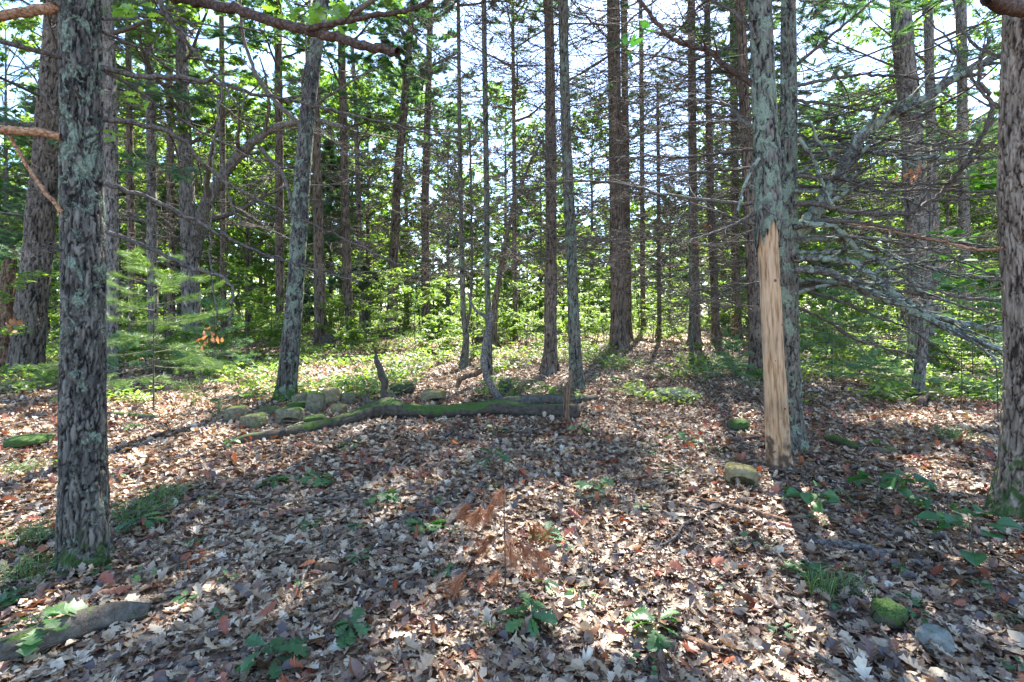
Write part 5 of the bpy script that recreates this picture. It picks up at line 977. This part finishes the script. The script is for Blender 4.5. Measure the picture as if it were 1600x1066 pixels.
def pine_sapling(label, px, py, top, spread, seed, nl=26, tsz=.075, per=5, lean=0, mat='needle', name="pine_sapling", z0=.18, up=(-.1, .5), n1=6, prof=None, a0=.7):
    g = gp(px, py); dd = g[1]; H = (py - top) / FPX * dd; Rr = spread / FPX * dd; r = rg(seed); root = empty(name, g, label, "sapling"); A = Acc()
    P = np.stack([np.linspace(0, lean, 12), np.zeros(12), np.linspace(-.05, H, 12)], -1); v, f = tubes(P[None], np.linspace(.009, .003, 12)[None] * H / 1.6, 8); A.add(v, f)
    P0, R0 = limbs_set(H * z0, H * .97, nl, Rr, r, up, .007, prof or (lambda t: 1 - .72 * t), curve=.02); P1, R1 = grow(P0, R0, n1, .4, r, (35, 60), 4, 0, .25, .85, .12, .0014); v, f = tubes(P0, R0, 4); A.add(v, f); v, f = tubes(P1, R1, 3); A.add(v, f); A.mk("stem", M['bark_green'], root)
    v, f, a = tufts_on(P1, per, tsz, r, T=TUFTF, spread=(.1, 1), a0=a0); v2, f2, a2 = tufts_on(P0, per + 3, tsz, r, T=TUFTF, spread=(.3, 1), a0=a0); mk("foliage", np.concatenate([v, v2]), np.concatenate([f, f2 + len(v)]), M[mat], root, attrs={"rnd": np.concatenate([a, a2])}, smooth=False); return root
pine_sapling("feathery green pine sapling right behind the lichen covered trunk", 240, 647, 395, 150, 1001, 26, .11, 4, n1=7, mat='needle_young', prof=lambda t: .9 - .6 * t ** 2, up=(-.25, .3))
pine_sapling("small pine sapling standing in front of the dark rough tree, left of the snag", 1144, 606, 525, 46, 1002, 18, .075, 4)
pine_sapling("larger pine sapling with flat boughs in the open litter behind the snag's right side", 1372, 618, 560, 75, 1003, 16, .09, 4, z0=.5, up=(-.1, .2))
pine_sapling("young pine in the shade behind the block pile, left of the leaning maple", 335, 590, 470, 80, 1004, 24, .09, 4)
pine_sapling("low pine sapling beyond the lichen covered trunk at far left", 195, 605, 520, 50, 1005, 18, .08, 4)
pine_sapling("young pine at the right, half hidden behind the lichened limbs", 1300, 600, 430, 90, 1006, 26, .10, 4)
pine_sapling("young pine far right between the tall grey pine and the right edge tree", 1520, 600, 430, 100, 1007, 28, .10, 4)
def leafy(label, px, py, d, H, Rr, seed, leaf, per, nb=9, name="broad_leaf_sapling", mat='seed', tone=.7, z0=.5):
    x = (px - CX) / FPX * d; g = np.array([x, d, g1(x, d)]); r = rg(seed); root = empty(name, g, label, "sapling"); P = np.zeros((1, 9, 3)); dd = np.array([0, 0, 1.])
    for q in range(1, 9): dd = dd + r.normal(0, .06, 3); dd /= np.linalg.norm(dd); P[0, q] = P[0, q - 1] + dd * H / 8
    A = Acc(); v, f = tubes(P, np.linspace(.007, .003, 9)[None], 7); A.add(v, f); P1, R1 = grow(P, np.linspace(.007, .003, 9)[None], nb, Rr / H, r, (60, 85), 6, .0, z0, .4, .12, .002); P2, R2 = grow(P1, R1, 3, .5, r, (35, 60), 4, 0, .3, .9, .1, .0016); v, f = tubes(P1, R1, 5); A.add(v, f); v, f = tubes(P2, R2, 4); A.add(v, f); A.mk("stem", M['bark_green'], root)
    v, f, a = leaves_on(P2, per, leaf, r, OVAL, -.05, .25); v2, f2, a2 = leaves_on(P1, per, leaf, r, OVAL, -.05, .25, spread=(.5, 1)); mk("foliage", np.concatenate([v, v2]), np.concatenate([f, f2 + len(v)]), M[mat], root, attrs={"rnd": np.clip(np.concatenate([a, a2]) + tone - .45, 0, 1)}, smooth=False); return root
leafy("sapling with large rounded bright leaves behind the lichened limbs, left of the right edge tree", 1500, 640, 6.4, 2.6, 1.0, 1101, .17, 4, 8)
leafy("second large-leaved sapling nearer the right edge, lower than its neighbour", 1560, 640, 6.0, 1.75, .7, 1102, .16, 4, 7)
for k, (x, y, d, s, lab) in enumerate([(995, 40, 3.4, .09, "hanging cluster of dark green leaves high up at the top edge right of centre"), (520, 8, 3.0, .10, "bright lobed leaves hanging from the top edge above the broken limb"), (440, 5, 3.3, .10, "bright oak leaves at the top edge left of the broken limb"), (228, 15, 3.2, .08, "bright leaves at the top edge near the lichen covered trunk"), (215, 140, 3.0, .07, "few small lobed leaves on the dead boughs beside the lichen covered trunk"), (170, 205, 2.9, .05, "tiny leaf spray beside the lichen covered trunk"), (1345, 243, 4.7, .08, "small green leaves sprouting on the arching lichened limb")]):
    r = rg(1200 + k); o = at(x, y, d); A = Acc(); up = np.array([[o + [0, 0, .9], o + [r.normal(0, .1), 0, .45], o]]) if y < 50 else np.array([[o + [0, 0, .12], o + [0, 0, .06], o]]); root = empty("leaf_spray", o, lab, "leaves"); v, f = tubes(up - o, np.array([[.006, .004, .002]]), 5); A.add(v, f); A.mk("twig", M['dead'], root)
    n = 16 if y < 50 else 7; pos = r.normal(0, s * .8, (n, 3)); pos[:, 2] = -np.abs(pos[:, 2]) * .6; v, f, K = scat(OAK[0], OAK[1], pos, r.uniform(0, 6.28, n), r.normal(-.5 if k == 0 else -.1, .35, n), r.normal(0, .5, n), np.full(n, s), None, r.normal(-.3, .3, n)); mk("foliage", v, f, M['leaf' if k else 'seed'], root, attrs={"rnd": np.repeat(np.clip(r.normal(.75 if k else .2, .15, n), 0, 1), K)}, smooth=False)
# hanging clusters of rust-coloured dead leaves caught in the dead boughs
for k, (x, y, d, lab) in enumerate([(765, 232, 9.5, "rust-coloured dead spray caught high beside the slim straight tree"), (1422, 268, 8.5, "rust-coloured dead leaves on the tall grey pine's trunk"), (258, 258, 11, "dead reddish leaves hanging right of the slim pale tree"), (1090, 380, 12, "orange dead leaves caught in the bristly tree's boughs"), (325, 525, 8.5, "orange dead leaves low on the young pine behind the block pile"), (1105, 355, 13, "second knot of orange dead leaves above the bristly tree's brush"), (18, 500, 8.5, "orange dead leaves beside the broken snag at the left edge")]):
    r = rg(1300 + k); o = at(x, y, d); n = 16; pos = r.normal(0, .10, (n, 3)) * [1, 1, .7]; v, f, K = scat(OAK[0], OAK[1], pos, r.uniform(0, 6.28, n), r.normal(-.9, .4, n), r.normal(0, .6, n), np.full(n, .1), None, r.normal(-.3, .3, n)); ob = mk("dead_leaf_cluster", v, f, M['needle_dead'], loc=o, attrs={"rnd": np.repeat(r.random(n), K)}, smooth=False); tag(ob, lab, "dead leaves")

# ------------------------------------------------------------------ say which one each repeated thing is
GAP = [(-300, "left edge"), (48, "left pine"), (131, "lichened front trunk"), (177, "smooth grey trunk"), (239, "slim pale trunk"), (300, "forked grey trunk"), (438, "thin dark trunk"), (462, "leaning maple"), (500, "stout brown trunk"), (545, "slender brown trunk"), (614, "tall curved trunk"), (665, "straight brown trunk"),
       (723, "slim forked stem"), (762, "slim straight stem"), (860, "dark centre trunk"), (898, "greenish centre trunk"), (966, "largest pine"), (1030, "thin pole tree"), (1085, "bristly tree"), (1118, "dark back trunk"), (1180, "dark rough trunk"), (1236, "bare snag"), (1437, "tall grey pine"), (1570, "right edge trunk"), (1900, "right edge")]
def short(o):
    l = o["label"]
    for a, b in [("leafy broadleaf tree", "leafy far tree"), ("tall loose", "loose-crowned far tree"), ("low bushy", "low bushy far tree"), ("high-crowned", "high-crowned far tree"), ("rounded", "rounded far tree"), ("dark-needled", "dark-needled pine"), ("tall open", "tall open pine"), ("small dense", "small dense pine"),
                 ("leafy broadleaf sapling", "leafy tiered sapling"), ("thin-stemmed", "thin-stemmed bush"), ("tall slender", "slender sapling"), ("low spreading", "low spreading bush")]:
        if l.startswith(a): return b
    return "tree"
from collections import defaultdict
bk = defaultdict(list)
for o in sc.objects:
    if o.parent is None and o.get("group") in ("broadleaf trees in the woods behind", "pines in the woods behind", "undergrowth behind the clearing"):
        x, y = o.location.x, o.location.y
        if y < 8: o["label"] = "broadleaf tree standing beside or behind the viewer, outside the photo"; continue
        px = CX + x / y * FPX; k = max(i for i, g_ in enumerate(GAP) if g_[0] <= max(px, -299)); k = min(k, len(GAP) - 2); bk[(short(o), k)].append((y, o))
for (nm, k), L_ in bk.items():
    L_.sort(key=lambda q: q[0]); m = len(L_)
    for i, (y, o) in enumerate(L_):
        w_ = "" if m == 1 else ("nearest " if i == 0 else ("farthest " if i == m - 1 else ["", "second", "third", "fourth", "fifth", "sixth", "seventh", "eighth"][min(i, 7)] + "-nearest "))
        o["label"] = f"{w_}{nm} between the {GAP[k][1]} and the {GAP[k + 1][1]}"
TL = [(133, 888, "lichened front trunk"), (447, 665, "block pile"), (740, 645, "long mossy log"), (1163, 760, "hollow block"), (1218, 735, "bare snag"), (1397, 985, "mossy rock"), (1600, 800, "right edge trunk"), (790, 900, "red dead fir"), (728, 790, "split log"), (480, 890, "dark decayed branch"), (130, 985, "corner log"), (1290, 920, "yellow-green grass tuft"),
      (1340, 860, "dark split stick"), (930, 775, "dark spreading seedling"), (828, 980, "lobed oak seedling"), (1020, 1000, "pale multi-leaved seedling"), (903, 610, "greenish centre trunk"), (966, 545, "largest pine"), (1330, 695, "mossy root"), (240, 645, "pine sapling"), (675, 625, "yellowish block")]
bt = defaultdict(list)
for o in sc.objects:
    if o.parent is None and o.get("group") == "dead twigs strewn on the litter":
        x, y, z = o.location; px = CX + x / y * FPX; py = HZ + (CAMZ - z) / y * FPX
        a, b_, nm = min(TL, key=lambda q: math.hypot(q[0] - px, (q[1] - py) * 1.4)); dx, dy = px - a, py - b_
        side = ("right of" if dx > 0 else "left of") if abs(dx) > abs(dy) else ("in front of" if dy > 0 else "beyond")
        bt[(("pale" if o.active_material == M['greywood'] else "dark"), side, nm)].append((o.scale[0], o))
bs = defaultdict(list)
for o in sc.objects:
    if o.parent is None and o.get("group") == "little green seedlings dotted over the litter":
        x, y, z = o.location; px = CX + x / y * FPX; py = HZ + (CAMZ - z) / y * FPX
        a, b_, nm = min(TL, key=lambda q: math.hypot(q[0] - px, (q[1] - py) * 1.4)); dx, dy = px - a, py - b_
        side = ("right of" if dx > 0 else "left of") if abs(dx) > abs(dy) else ("in front of" if dy > 0 else "beyond")
        bs[("lobed-leaved" if o.name.startswith("oak") else "round-leaved", side, nm)].append((math.hypot(dx, dy), o))
for (c_, s_, nm), L_ in bs.items():
    L_.sort(key=lambda q: q[0]); m = len(L_)
    for i, (q, o) in enumerate(L_):
        o["label"] = ("" if m == 1 else ("farthest " if i == m - 1 else ["nearest ", "second-nearest ", "third-nearest ", "fourth-nearest "][min(i, 3)])) + f"tiny {c_} seedling {s_} the {nm}"
for (c_, s_, nm), L_ in bt.items():
    L_.sort(key=lambda q: q[0]); m = len(L_)
    for i, (q, o) in enumerate(L_):
        w_ = "" if m == 1 else ("smallest " if i == 0 else ("largest " if i == m - 1 else ["", "second", "third", "fourth", "fifth", "sixth", "seventh", "eighth", "ninth", "tenth"][min(i, 9)] + "-smallest "))
        o["label"] = f"{w_}{c_} thin twig on the litter {s_} the {nm}"
